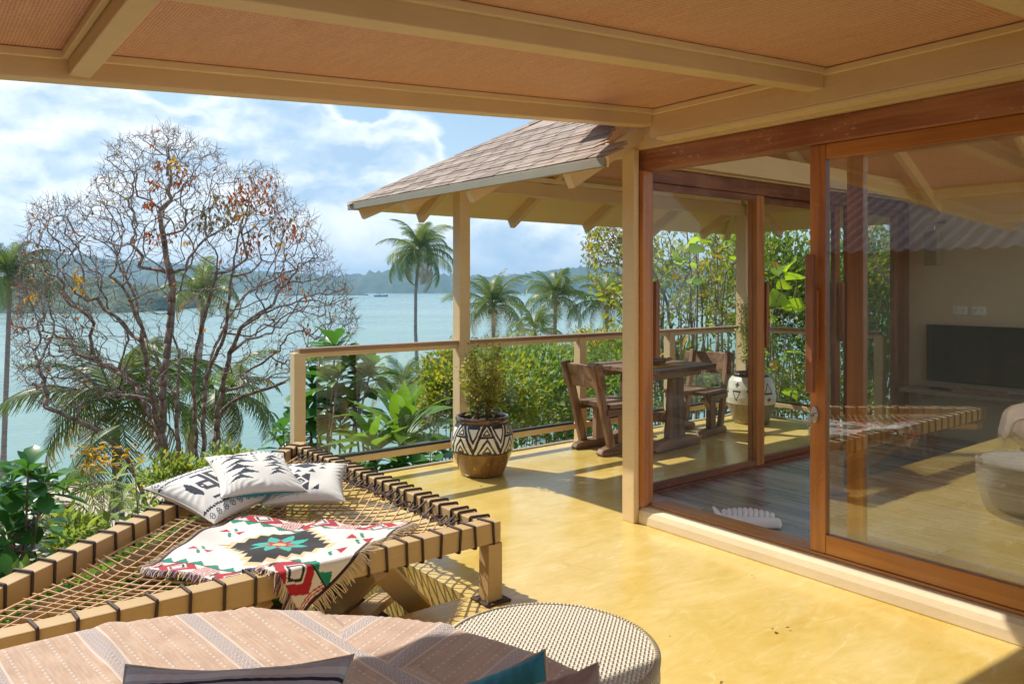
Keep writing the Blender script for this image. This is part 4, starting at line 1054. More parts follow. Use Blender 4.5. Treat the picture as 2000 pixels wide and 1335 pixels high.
def pat_triangles(W, U):
    """hand-painted triangles inside triangles; W round the pot, U up the band"""
    C = solid((.82, .76, .65))(W, U); INK = (.030, .020, .018)
    N = 7; X = (W * N + .28) % 1; H = U
    wob = .03 * np.sin(W * 90) + .02 * np.sin(U * 17 + W * 31); X = X + wob * .35; ar = .62   # width of one repeat against its height
    def ring(P, w): put(C, (dpoly([(p[0] / ar, p[1]) for p in P], X / ar, H) < w), INK)
    ring([(.06, 1.02), (.94, 1.02), (.5, .08)], .072); ring([(.26, .90), (.74, .90), (.5, .42)], .050)
    for ox in (0, 1):
        ring([(ox - .34, .02), (ox + .34, .02), (ox, .52)], .047); ring([(ox - .14, .09), (ox + .14, .09), (ox, .28)], .032)
        ring([(ox - .30, .60), (ox + .30, .60), (ox, 1.0)], .040); ring([(ox - .12, .67), (ox + .12, .67), (ox, .84)], .028)
    put(C, (H < .03) | (H > .975), INK)
    return C
def pat_signs(W, U):
    C = solid((.66, .62, .54))(W, U); INK = (.05, .04, .035); N = 9; X = W * N; k = np.floor(X) % 3; x = X % 1; ar = .55
    def ring(P, w, mm): put(C, mm & (dpoly([(p[0] / ar, p[1]) for p in P], x / ar, U) < w), INK)
    ring([(.2, .42), (.8, .42), (.5, .80)], .035, k == 0); ring([(.25, .48), (.75, .48), (.5, .14)], .035, k == 1)
    for kk, (cx_, cy_) in ((1, (.5, .72)), (0, (.5, .20)), (2, (.5, .30))):
        put(C, (k == kk) & (((np.abs(x - cx_) < .05) & (np.abs(U - cy_) < .09)) | ((np.abs(U - cy_) < .035) & (np.abs(x - cx_) < .15))), INK)
    ring([(.15, .50), (.85, .50), (.5, .86)], .035, k == 2)
    return C
P1 = (3.57, 4.95); P2 = (7.20, 5.03)
pot('amber glazed pot with a painted band of nested black triangles, beside the tan roof post', P1, [(.168, .002), (.176, .03), (.205, .10), (.228, .16), (.236, .188)],
    [(.238, .190), (.246, .25), (.243, .31), (.225, .37), (.200, .415)], [(.200, .413), (.209, .425), (.212, .443), (.203, .458), (.190, .458), (.184, .44), (.182, .40)], pat_triangles, M['glaze'], .184, .405)
pot('white banded pot with painted triangle and cross signs, in the far corner of the terrace', P2, [(.185, .002), (.195, .04), (.235, .16), (.252, .215)],
    [(.254, .217), (.262, .28), (.252, .38), (.225, .46), (.19, .50)], [(.19, .498), (.20, .51), (.20, .53), (.185, .54), (.172, .52), (.17, .48)], pat_signs, M['glaze_grey'], .172, .485)

# ================================================================ leaves and plants
def leaf_cloud(name, P, D, L, Wd, mats, parent, fold=.25, droop=.15, mi=None, seed=1):
    """many small folded leaves, one per point"""
    r = np.random.default_rng(seed); P = np.asarray(P, float); D = np.asarray(D, float); n = len(P)
    D = D / (np.linalg.norm(D, axis=1, keepdims=True) + 1e-9)
    L = L * r.uniform(.65, 1.25, n) if np.isscalar(L) else L
    S = np.cross(D, r.normal(size=(n, 3)) * .5 + np.array([0, 0, 1.])); S /= np.linalg.norm(S, axis=1, keepdims=True) + 1e-9
    N = np.cross(S, D); w = (Wd / 2) * (L / L.mean())
    mid = P + D * (L * .45)[:, None]; up = N * (w * fold)[:, None]
    a = mid + S * w[:, None] + up; b = mid - S * w[:, None] + up; tip = P + D * L[:, None] - N * (L * droop)[:, None]
    V = np.stack([P, a, tip, b], 1).reshape(-1, 3)
    o4 = np.arange(n)[:, None] * 4; F = np.concatenate([o4 + [0, 1, 2], o4 + [0, 2, 3]], 1).reshape(-1, 3)
    me = np_mesh(name, V, F, mats, np.repeat(mi, 2) if mi is not None else None)
    o = bpy.data.objects.new(name, me); link(o, parent); return o
def clumps(c, rad, nc, per, r, spread=.22, shell=.55, lump=.25, zmin=None):
    """leaf positions and directions in clumps through the outer part of an uneven ellipsoid"""
    rad = np.array(rad, float); u = r.normal(size=(nc, 3)); u /= np.linalg.norm(u, axis=1, keepdims=True)
    u[:, 2] = np.where(u[:, 2] < -.45, -u[:, 2], u[:, 2])
    k = shell + (1.06 - shell) * r.random(nc) ** .6; k *= 1 + lump * np.sin(u[:, 0] * 5 + u[:, 1] * 3) * r.uniform(.4, 1, nc)
    cc = u * k[:, None]; P = np.repeat(cc, per, 0) + r.normal(size=(nc * per, 3)) * spread * r.uniform(.5, 1.1, (nc, 1)).repeat(per, 0)
    D = P * .8 + r.normal(size=P.shape) * .55 + np.array([0, 0, .25]); return np.array(c) + P * rad, D, np.array(c) + cc * rad
def bush(name, label, cat, c, rad, nc, per, L, Wd, mats, seed, base=None, stems=12, group=None, shell=.5, stem_r=.014, bark_m='bark', spread=.2, extra=None, kind=None):
    r = np.random.default_rng(seed); P, D, cc = clumps(c, rad, nc, per, r, spread, shell)
    base = Vector(base if base is not None else (c[0], c[1], c[2] - rad[2] * 1.2))
    t = thing(name, label, cat, base, group); mi = (r.random(len(P)) < .22).astype(int) if len(mats) > 1 else None
    leaf_cloud('foliage', P, D, L, Wd, mats, t, mi=mi, seed=seed)
    m = MB()
    for q in cc[r.permutation(len(cc))[:stems]]:
        q = Vector(q); mid = base.lerp(q, .5) + Vector(r.normal(size=3)) * rad[0] * .12
        m.tube([base + Vector(r.normal(size=3)) * .05 * rad[0], mid, q], [stem_r, stem_r * .75, stem_r * .3], 5)
    m.build('stem', M[bark_m], t, True)
    return t
def blade(L, W, n=5, arch=.5, fold=.2, wave=.0, tipw=.0, shape='lance', mat=None, name='leaf'):
    """one large leaf from the origin along +X, arching down, folded on its rib"""
    s = np.linspace(0, 1, n + 1); a = arch * s; dx = np.cos(a - arch * .45); dz_ = -np.sin(a - arch * .45)
    x = np.concatenate([[0], np.cumsum((dx[1:] + dx[:-1]) / 2)]) * L / n; z = np.concatenate([[0], np.cumsum((dz_[1:] + dz_[:-1]) / 2)]) * L / n
    if shape == 'lance': w = W / 2 * np.sin(np.clip(s * .97 + .03, 0, 1) * math.pi) ** .75
    elif shape == 'obovate': w = W / 2 * np.sin(np.clip(s, 0, 1) ** 1.7 * math.pi * .96 + .06) ** .8
    else: w = W / 2 * np.clip(np.sin(np.clip(s, 0, 1) ** .62 * math.pi), 0, 1) ** .6
    w[-1] = W * .01; w[0] = max(w[0], W * .03)
    V = []; 
    for i in range(n + 1):
        zz = z[i] + wave * W * math.sin(i * 2.1)
        V += [(x[i], w[i], zz + fold * w[i]), (x[i], 0, z[i]), (x[i], -w[i], z[i] + fold * w[i] - wave * W * math.sin(i * 2.1 + 1))]
    F = [(i * 3 + j, i * 3 + j + 1, i * 3 + j + 4, i * 3 + j + 3) for i in range(n) for j in (0, 1)]
    return np_mesh(name, V, F, [mat], None, True)
def aim(p, d, roll=0., s=1.):
    """matrix that points a leaf's X axis along d with its face up"""
    d = Vector(d).normalized(); y = Vector((0, 0, 1)).cross(d); y = y.normalized() if y.length > .05 else Vector((0, 1, 0)); z = d.cross(y)
    return frame(d, y, z, p) @ Matrix.Rotation(roll, 4, 'X') @ Matrix.Scale(s, 4)
def whorl_plant(name, label, cat, base, heads, mesh_list, per, seed, stem_r=.02, elev=(-.5, .9), size=(.7, 1.15), group=None, bark_m='bark', lname='leaf'):
    """stems ending in rosettes of large leaves; every leaf is a piece"""
    r = random.Random(seed); base = Vector(base); t = thing(name, label, cat, base, group); m = MB()
    for h in heads:
        h = Vector(h); mid = base.lerp(h, .55) + Vector((r.uniform(-1, 1), r.uniform(-1, 1), 0)) * (h - base).length * .08
        m.tube([base + Vector((r.uniform(-.06, .06), r.uniform(-.06, .06), 0)), mid, h], [stem_r, stem_r * .8, stem_r * .5], 6)
        for k in range(per):
            a = k * 2.4 + r.uniform(-.3, .3); e = elev[0] + (elev[1] - elev[0]) * ((k + .5) / per) + r.uniform(-.15, .15)
            d = Vector((math.cos(a) * math.cos(e), math.sin(a) * math.cos(e), math.sin(e)))
            inst(lname, r.choice(mesh_list), t, aim(h + d * stem_r - Vector((0, 0, (1 - k / per) * .10)), d, r.uniform(-.35, .35), r.uniform(*size) * (1.05 - .35 * k / per)))
    m.build('stem', M[bark_m], t, True)
    return t
# shrubs in the pots
r0 = np.random.default_rng(40)
def potted(label, c, z0, h, w, n, seed, mats):
    r = np.random.default_rng(seed); t = thing('potted_shrub', label, 'potted shrub', (*c, z0), 'small shrubs in the painted pots'); m = MB(); P = []; D = []
    for k in range(16):
        a = r.uniform(0, 6.28); top = Vector((c[0] + math.cos(a) * w * r.uniform(.15, .9), c[1] + math.sin(a) * w * r.uniform(.15, .9), z0 + h * r.uniform(.55, 1.0)))
        b = Vector((c[0] + math.cos(a) * .04, c[1] + math.sin(a) * .04, z0 - .01)); mid = b.lerp(top, .5) + Vector((0, 0, h * .06)) + Vector(r.normal(size=3)) * .02
        m.tube([b, mid, top], [.006, .004, .0015], 5)
        for q in range(n // 16):
            s = r.uniform(.18, 1.0); p = (b.lerp(mid, s * 2) if s < .5 else mid.lerp(top, s * 2 - 1)); P.append(p + Vector(r.normal(size=3)) * w * .16); D.append(r.normal(size=3) + np.array([math.cos(a), math.sin(a), .5]))
    leaf_cloud('foliage', P, D, .036, .019, mats, t, mi=(r.random(len(P)) < .35).astype(int), seed=seed); m.build('stem', M['bark'], t, True)
potted('small variegated shrub growing in the pot with nested triangles', P1, .41, .64, .22, 2300, 41, [M['lf_var'], M['lf_olive']])
potted('tall thin variegated shrub growing in the far white banded pot', P2, .49, .95, .17, 1700, 42, [M['lf_var'], M['lf_pale']])

# ================================================================ TIMBER TABLE AND CHAIRS
def wob(mb, amp, seed):
    r = random.Random(seed); mb.v = [(x + r.uniform(-amp, amp), y + r.uniform(-amp, amp), z + r.uniform(-amp, amp) * .5) for x, y, z in mb.v]; return mb
def lp(mb, n, m, t, b=.006): return mb.build(n, M[m], t, False, b)
def make_chair(label):
    """faces +X; origin on the floor under the middle of the seat"""
    t = thing('timber_chair', label, 'chair', (0, 0, 0), 'rough timber chairs at the terrace table', True)
    for k, (y0, y1) in enumerate(((-.235, -.08), (-.075, .075), (.08, .235))): lp(wob(MB().box(-.21, .23, y0, y1, .405, .442), .004, k), 'seat_plank', 'bench', t)
    for s in (-1, 1):
        y = s * .175
        lp(wob(MB().bar((-.16, y * 1.1, .06), (-.36, y * 1.1, .80), .048, .075, (1, 0, 0)), .003, s), 'back_post', 'bench_z', t)
        lp(wob(MB().box(-.045, .065, y - .028, y + .028, .065, .40), .004, s + 3), 'leg', 'bench_z', t)
        f = MB().prism([(-.27, y - .04, .0), (.25, y - .04, .0), (.28, y - .04, .022), (.255, y - .04, .06), (.16, y - .04, .075), (-.18, y - .04, .075), (-.27, y - .04, .055), (-.295, y - .04, .02)], (0, .08, 0)); lp(wob(f, .004, s + 7), 'foot', 'bench', t, .008)
        lp(wob(MB().box(-.235, .16, y * 1.0 - .022 + s * .052, y * 1.0 + .022 + s * .052, .352, .402), .003, s + 9), 'seat_bearer', 'bench', t)
        lp(MB().bar((.05, y, .26), (.17, y, .375), .04, .04, (0, 1, 0)), 'bracket', 'bench_z', t)
    lp(wob(MB().hexa([(-.315, -.275, .585), (-.278, -.275, .578), (-.278, .275, .578), (-.315, .275, .585), (-.372, -.268, .785), (-.336, -.268, .79), (-.336, .268, .79), (-.372, .268, .785)]), .005, 31), 'backrest', 'bench', t)
    return t
ch1 = make_chair('rough timber chair seen from behind, left of the terrace table')
ch1.location = (5.02, 4.98, 0); ch1.rotation_euler = (0, 0, R(-4))
ch2 = copy_tree(ch1); ch2['label'] = 'rough timber chair facing the table, its backrest crossed by shade stripes'
ch2.location = (6.25, 5.02, 0); ch2.rotation_euler = (0, 0, R(193))
tb = thing('timber_table', 'rough timber table with thick trestle legs between the two chairs', 'table', (5.49, 4.92, 0), None, True)
for k, (y0, y1) in enumerate(((-.42, -.145), (-.14, .13), (.135, .41))): lp(wob(MB().box(-.44, .44, y0, y1, .70, .745), .005, 50 + k), 'tabletop_plank', 'bench', tb)
for s in (-1, 1):
    y = s * .27
    lp(wob(MB().hexa([(-.125, y - .04, .06), (.125, y - .04, .06), (.125, y + .04, .06), (-.125, y + .04, .06), (-.085, y - .04, .64), (.085, y - .04, .64), (.085, y + .04, .64), (-.085, y + .04, .64)]), .008, 60 + s), 'leg', 'bench_z', tb, .012)
    f = MB().prism([(-.33, y - .05, 0), (.33, y - .05, 0), (.35, y - .05, .04), (.28, y - .05, .09), (.12, y - .05, .105), (-.12, y - .05, .105), (-.28, y - .05, .09), (-.35, y - .05, .035)], (0, .10, 0)); lp(wob(f, .006, 66 + s), 'foot', 'bench', tb, .012)
    lp(wob(MB().box(-.36, .36, y - .035, y + .035, .642, .698), .004, 70 + s), 'top_bearer', 'bench', tb)
lp(MB().box(-.03, .03, -.228, .228, .22, .30), 'stretcher', 'bench', tb)
tb.rotation_euler = (0, 0, R(5))
# driftwood on a yellow place mat
M['mat_yellow'] = plain('yellow_place_mat', (.58, .36, .06), .8)
pm = MB().box(5.20, 5.62, 4.62, 5.02, .7475, .7515).build('place_mat', M['mat_yellow'], bevel=.001); tag(pm, 'flat yellow place mat under the driftwood on the timber table', 'place mat')
dw = MB(); rr_ = random.Random(5)
for k in range(9):
    a = rr_.uniform(-.4, .4); L = rr_.uniform(.12, .22); c = Vector((5.42 + rr_.uniform(-.06, .08), 4.76 + rr_.uniform(-.05, .07), .775 + .008 * k * .5)); d = Vector((math.cos(a), math.sin(a), rr_.uniform(-.12, .16)))
    dw.tube([c - d * L * .5 + Vector((0, 0, .012 * rr_.random())), c + Vector((0, 0, .012)), c + d * L * .5 + Vector((0, 0, .03 * rr_.random()))], [.010, .019, .007], 7)
dwo = dw.build('driftwood', M['bench'], None, True); tag(dwo, 'small heap of weathered driftwood on the timber table', 'driftwood')
dwo.location.z = .7525

# ================================================================ INSIDE THE ROOM
tw = thing('towel', 'white towel folded into a shell fan on the dark floor inside the open door', 'towel', (4.02, 2.83, .031), None, True)
for k in range(10):        # pleats standing side by side like the ribs of a shell
    x = -.135 + k * .031; h_ = .030 + .016 * math.sin(k / 9 * math.pi); y1 = .135 - .05 * (k / 9) ** 2
    q = MB().tube([(x - .012, -.03, .022), (x, .02, h_ + .02), (x + .006, y1 * .6, h_ + .018), (x + .012, y1, .022)], [.012, .0165, .0165, .013], 8); q.build('pleat', M['towel'], tw, True)
band = MB().prism([(-.19, -.075, .002), (-.05, -.10, .002), (.185, -.085, .002), (.19, -.02, .002), (-.15, -.005, .002)], (0, .012, .050)); band.build('roll', M['towel'], tw, False, .018)
MB().bar((-.16, -.045, .035), (-.20, .045, .085), .06, .02, (0, 0, 1), 0, .014, .012).build('roll', M['towel'], tw, False, .008)
tw.rotation_euler = (0, 0, R(-47))
tv = thing('television', 'flat black television on the beige wall of the glass room', 'television', (7.79, 2.96, .56), None)
MB().box(7.735, 7.798, 2.46, 3.44, .565, 1.10).build('body', M['black'], tv, bevel=.006); MB().box(7.731, 7.7345, 2.475, 3.425, .582, 1.086).build('screen', M['screen'], tv)
sh_ = thing('wall_shelf', 'long board shelf on the wall below the television', 'shelf', (7.6, 2.7, .45)); MB().box(7.44, 7.798, 1.2, 3.56, .47, .505).build('top', M['shelf'], sh_, bevel=.003)
for y in (3.4, 2.3, 1.3): MB().box(7.5, 7.797, y - .02, y + .02, .40, .468).build('bracket', M['shelf'], sh_, bevel=.003)
rc = MB().box(7.55, 7.60, 3.16, 3.33, .5065, .526).build('remote_control', M['black'], bevel=.006); tag(rc, 'black remote control lying on the wall shelf below the television', 'remote control')
tr = MB().box(7.50, 7.68, 2.72, 3.10, .5065, .518); tr.box(7.50, 7.51, 2.72, 3.10, .518, .535); tr.box(7.67, 7.68, 2.72, 3.10, .518, .535)
tag(tr.build('tray', M['bench'], bevel=.002), 'low wooden tray on the wall shelf beside the remote control', 'tray')
def outlet(y, label):
    t = thing('power_outlet', label, 'power outlet', (7.80, y, 1.24), 'white power outlets above the television')
    MB().box(7.790, 7.7995, y - .062, y + .062, 1.203, 1.279).build('cover_plate', M['white_plastic'], t, bevel=.003)
    for s in (-.03, .03):
        MB().box(7.7875, 7.7898, y + s - .021, y + s + .021, 1.219, 1.263).build('socket', M['white_plastic'], t, bevel=.002)
        h = MB()
        for q in (-.008, .008): h.box(7.7868, 7.7874, y + s + q - .002, y + s + q + .002, 1.242, 1.252)
        h.box(7.7868, 7.7874, y + s - .003, y + s + .003, 1.226, 1.232); h.build('socket_holes', M['black'], t)
outlet(3.16, 'white twin power outlet nearer the glass corner, above the television'); outlet(2.998, 'white twin power outlet second from the glass corner, above the television')
sp = thing('wall_fixture', 'narrow beige box speaker hanging on a bracket high on the room wall', 'fixture', (7.6, 3.32, 1.8))
MB().box(7.50, 7.62, 3.24, 3.36, 1.66, 1.98).build('body', M['shelf'], sp, bevel=.006); MB().tube([(7.56, 3.30, 1.97), (7.60, 3.30, 2.06), (7.797, 3.30, 2.08)], .012, 8).build('bracket', M['steel'], sp, True)  # plain box and bracket on the room wall

# ================================================================ LAND, SEA, FAR SHORES
def sd(x, y): return x * RT.x + y * RT.y, x * FW.x + y * FW.y
def ground_h(s, d):
    base = np.interp(d, [-20, 4, 8, 13, 20, 27, 34, 43, 60, 90], [-1.6, -2.2, -3.4, -5.2, -8.0, -9.9, -10.35, -10.45, -10.75, -12.5])
    base = base + 3.4 * np.exp(-((s + 6.9) ** 2 / 1.6 + (d - 17) ** 2 / 5))
    right = np.clip((s - 2 - d * .02) / 10, 0, 1)
    hill = np.interp(d, [-20, 6, 14, 24, 40, 55, 75], [-.9, -1.0, -1.8, -4.4, -8.4, -10.4, -12.5])
    h = base * (1 - right) + np.maximum(base, hill) * right
    return h + .10 * np.sin(s * 1.3 + d * .7) * (d < 34) + .05 * np.sin(s * 3.1 - d * 2.3) * (d < 34)
def mat_ground():
    m, t, b = new_mat('hillside_and_beach'); p = geo_pos(t); z = t.xyz(p)[2]
    f = t.noise(p, 1.2, 7, .6); g = t.noise(p, 14, 4)
    sand = t.mix(t.ss(t.m('ADD', t.m('MULTIPLY', f, .6), t.m('MULTIPLY', g, .4)), .35, .65), (.42, .33, .23), (.62, .52, .39))
    litter = t.mix(t.ss(t.m('ADD', t.m('MULTIPLY', f, .5), t.m('MULTIPLY', g, .5)), .35, .65), (.05, .045, .018), (.16, .11, .055))
    k = t.ss(t.m('ADD', z, t.m('MULTIPLY', t.m('SUBTRACT', f, .5), 1.6)), -9.6, -9.0)
    t.set(b.inputs['Base Color'], t.mix(k, sand, litter)); b.inputs['Roughness'].default_value = .95
    bp = t.n('Bump'); bp.inputs['Strength'].default_value = .7; bp.inputs['Distance'].default_value = .12
    t.set(bp.inputs['Height'], t.m('ADD', f, t.m('MULTIPLY', g, .3))); t.set(b.inputs['Normal'], bp.outputs[0])
    return m
gs = np.concatenate([np.linspace(-60, -12, 25), np.linspace(-11.5, 14, 60), np.linspace(16, 70, 28)]); gd = np.concatenate([np.linspace(-18, 0, 8), np.linspace(.7, 48, 110), np.linspace(50, 90, 20)])
S_, D_ = np.meshgrid(gs, gd, indexing='ij'); Hh = ground_h(S_, D_)
V = np.stack([S_ * RT.x + D_ * FW.x, S_ * RT.y + D_ * FW.y, Hh], -1).reshape(-1, 3)
me = np_mesh('ground', V, gridF(len(gs) - 1, len(gd) - 1)[:, ::-1], [mat_ground()], None, True); g_o = bpy.data.objects.new('ground', me); COL.objects.link(g_o); tag(g_o, 'brown hillside falling to a pale sand beach', kind='structure')
def gz(p): s, d = sd(p[0], p[1]); return float(ground_h(np.array(s), np.array(d)))
def mat_sea():
    m, t, b = new_mat('turquoise_sea'); p = geo_pos(t)
    w1 = t.noise(t.vm('MULTIPLY', p, (.5, .9, 1)), .55, 5, .6); w2 = t.noise(t.vm('MULTIPLY', p, (.02, .035, 1)), 1, 4, .55); band = t.noise(t.vm('MULTIPLY', p, (.004, .012, 1)), 1, 5, .6)
    col = t.mix(t.ss(band, .35, .65), (.17, .295, .265), (.245, .37, .33))
    t.set(b.inputs['Base Color'], col); b.inputs['Roughness'].default_value = .22; b.inputs['IOR'].default_value = 1.33
    t.set(b.inputs['Roughness'], t.ss(w2, .35, .65, .14, .34))
    bp = t.n('Bump'); bp.inputs['Strength'].default_value = .5; bp.inputs['Distance'].default_value = .5
    t.set(bp.inputs['Height'], t.m('ADD', w1, t.m('MULTIPLY', w2, 1.5))); t.set(b.inputs['Normal'], bp.outputs[0])
    return m
SEA = -10.53
sea = MB(); q = [FW * d + RT * s for d, s in ((30, -4200), (30, 4200), (4200, 4200), (4200, -4200))]
sea.add([(v.x, v.y, SEA) for v in q], [(0, 1, 2, 3)]); o = sea.build('sea', mat_sea()); tag(o, 'calm pale turquoise sea of the bay', kind='structure')
def mat_forest(name, c1, c2):
    m, t, b = new_mat(name); p = geo_pos(t)
    f = t.noise(p, .06, 6, .65); g = t.noise(p, .25, 4, .6)
    t.set(b.inputs['Base Color'], t.mix(t.ss(t.m('ADD', t.m('MULTIPLY', f, .5), t.m('MULTIPLY', g, .5)), .38, .62), c1, c2)); b.inputs['Roughness'].default_value = .9
    return m
def ridge(name, label, prof, d, depth, seed, mat, bump, nx=260, ny=26):
    """wooded hill: skyline given as photo pixels at distance d; slopes down to the shore in front and behind"""
    r = np.random.default_rng(seed); us = np.linspace(prof[0][0], prof[-1][0], nx + 1); tops = np.interp(us, [p[0] for p in prof], [p[1] for p in prof])
    H = (558 - tops) / FOC * d + EYE - SEA
    V = []
    k = np.linspace(-1, 1, ny + 1); shape = np.cos(k * math.pi / 2) ** .75
    ph = r.uniform(0, 6, 12); fx = r.uniform(.02, .35, 12)
    for i, u in enumerate(us):
        lat = (u - 1000) / FOC * d
        for j in range(ny + 1):
            dd_ = d + k[j] * depth / 2; h = H[i] * shape[j]
            n_ = sum(math.sin(fx[q] * lat * (1 + .1 * q) + k[j] * (3 + q) + ph[q]) for q in range(12)) / 4 + r.normal() * .55
            h = max(h + bump * n_ * (.35 + .65 * shape[j]) * (shape[j] > .05), -1) - .3
            w = FW * dd_ + RT * lat; V.append((w.x, w.y, SEA + h))
    me = np_mesh(name, np.array(V), gridF(nx, ny)[:, ::-1], [mat], None, False); o = bpy.data.objects.new(name, me); COL.objects.link(o)
    tag(o, label, kind='structure'); return o
M['forest'] = mat_forest('far_forest', (.022, .055, .028), (.06, .11, .05)); M['forest2'] = mat_forest('near_forest', (.02, .05, .02), (.07, .12, .045))
ridge('hills', 'wooded hills along the far side of the bay', [(-500, 520), (-200, 505), (0, 500), (90, 496), (150, 500), (220, 508), (300, 512), (420, 522), (500, 530), (560, 533), (640, 538), (700, 538), (740, 532), (770, 527), (800, 527), (830, 533), (900, 540), (960, 541), (1010, 537), (1060, 531), (1120, 525), (1215, 521), (1300, 519), (1450, 522), (1600, 515), (1800, 512), (2100, 520), (2600, 525)], 1480, 420, 3, M['forest'], 3.2, 420)
ridge('hills', 'nearer wooded headland low on the left side of the bay', [(-420, 520), (-150, 530), (20, 540), (60, 543), (110, 548), (170, 540), (230, 552), (290, 560), (330, 575), (352, 603)], 400, 120, 5, M['forest2'], 1.6, 150, 20)
ridge('hills', 'low rocky spit at the water line below the far hills', [(560, 572.5), (600, 570.5), (660, 570.5), (700, 571), (716, 573.5)], 1000, 30, 9, M['forest'], .35, 60, 6)
# a small fishing boat out on the bay
bt = thing('fishing_boat', 'small dark fishing boat far out on the pale bay', 'boat', at(744, 577, 860)); bx = at(744, 577, 860); bx.z = SEA; bt.location = bx
hull = MB(); hl_ = 15.; st_ = [(-.5, 1.4, 1.9), (-.3, 1.9, 1.6), (.1, 2.0, 1.6), (.35, 1.5, 2.0), (.5, .15, 2.9)]
for i in range(4):
    (a0, w0, h0), (a1, w1, h1) = st_[i], st_[i + 1]; P0, P1 = bx + RT * a0 * hl_, bx + RT * a1 * hl_
    hull.hexa([P0 - FW * w0 * .6 - Vector((0, 0, .4)), P1 - FW * w1 * .6 - Vector((0, 0, .4)), P1 + FW * w1 * .6 - Vector((0, 0, .4)), P0 + FW * w0 * .6 - Vector((0, 0, .4)), P0 - FW * w0 + Vector((0, 0, h0)), P1 - FW * w1 + Vector((0, 0, h1)), P1 + FW * w1 + Vector((0, 0, h1)), P0 + FW * w0 + Vector((0, 0, h0))])
hull.build('hull', plain('boat_hull_paint', (.05, .10, .13), .5), bt)
cb = MB(); c_ = bx - RT * 1.5; cb.bar(c_ - RT * 2.6 + Vector((0, 0, 2.6)), c_ + RT * 1.4 + Vector((0, 0, 2.6)), 2.4, 2.2); cb.build('cabin', M['white_plastic'], bt)
cr = MB().bar(c_ - RT * 3.6 + Vector((0, 0, 3.85)), c_ + RT * 2. + Vector((0, 0, 3.85)), 3., .2); cr.build('cabin_roof', plain('boat_roof', (.06, .14, .16), .5), bt)
ms_ = MB().tube([bx + RT * 3 + Vector((0, 0, 1.6)), bx + RT * 3 + Vector((0, 0, 6))], .12, 6).tube([bx - RT * 4 + Vector((0, 0, 3)), bx - RT * 4 + Vector((0, 0, 5))], .1, 6); ms_.build('mast', M['black'], bt)

# ================================================================ PALMS
def frond_mesh(seed, mat, arch, droop, n=44, stiff=.0):
    """feather frond of unit length from the origin along +X; rib first rises then hangs"""
    r = random.Random(seed); V = []; F = []; mi = []; k = 14; rib = []; x = z = 0.; a0 = arch * .30
    for i in range(k + 1):
        s = i / k; rib.append(Vector((x, .02 * math.sin(s * 4 + seed), z))); a = a0 - arch * (s ** 1.35); x += math.cos(a) / k; z += math.sin(a) / k
    def ribp(s): q = s * k; i = min(int(q), k - 1); return rib[i].lerp(rib[i + 1], q - i)
    mb = MB().tube(rib, [.013 * (1 - .8 * i / k) for i in range(k + 1)], 4, 1)
    V = [tuple(v) for v in mb.v]; F = [f if len(f) == 4 else None for f in mb.f]; F = [f for f in F if f]; mi = [1] * len(F)
    for side in (1, -1):
        for j in range(n):
            s = .10 + .89 * (j + r.uniform(-.3, .3)) / n; s = min(max(s, .08), .995); p = ribp(s); t = (ribp(min(1, s + .03)) - ribp(max(0, s - .03))).normalized()
            L = .34 * math.sin(math.pi * min(1, (s * .80 + .17))) ** .7 * r.uniform(.8, 1.12); fw = .45 + .75 * s
            y = Vector((0, side, 0)); d = (t * fw + y * (1 - .3 * s) + Vector((0, 0, .25 - droop * .5))).normalized(); d2 = (t * fw * .7 + y * .55 + Vector((0, 0, -droop * r.uniform(.7, 1.2)))).normalized()
            m_ = p + d * L * .5; e = m_ + d2 * L * .5; w = .0085; wv = t * w; b = len(V)
            V += [tuple(p - wv), tuple(p + wv), tuple(m_ + wv * .9), tuple(m_ - wv * .9), tuple(e + wv * .15), tuple(e - wv * .15)]
            F += [(b, b + 1, b + 2, b + 3), (b + 3, b + 2, b + 4, b + 5)]; mi += [0, 0]
    return np_mesh('frond', V, F, [mat, M['rachis']], mi)
FR = {}
for key, mat in (('a', 'lf_palm'), ('b', 'lf_palm_far'), ('dry', 'lf_palm_dry')):
    FR[key] = [frond_mesh(i + 3, M[mat], ar, dr, 40 if key != 'dry' else 26) for i, (ar, dr) in enumerate(((1.5, .8), (2.0, 1.1), (2.5, 1.3), (1.1, .7), (1.8, 1.5)))]
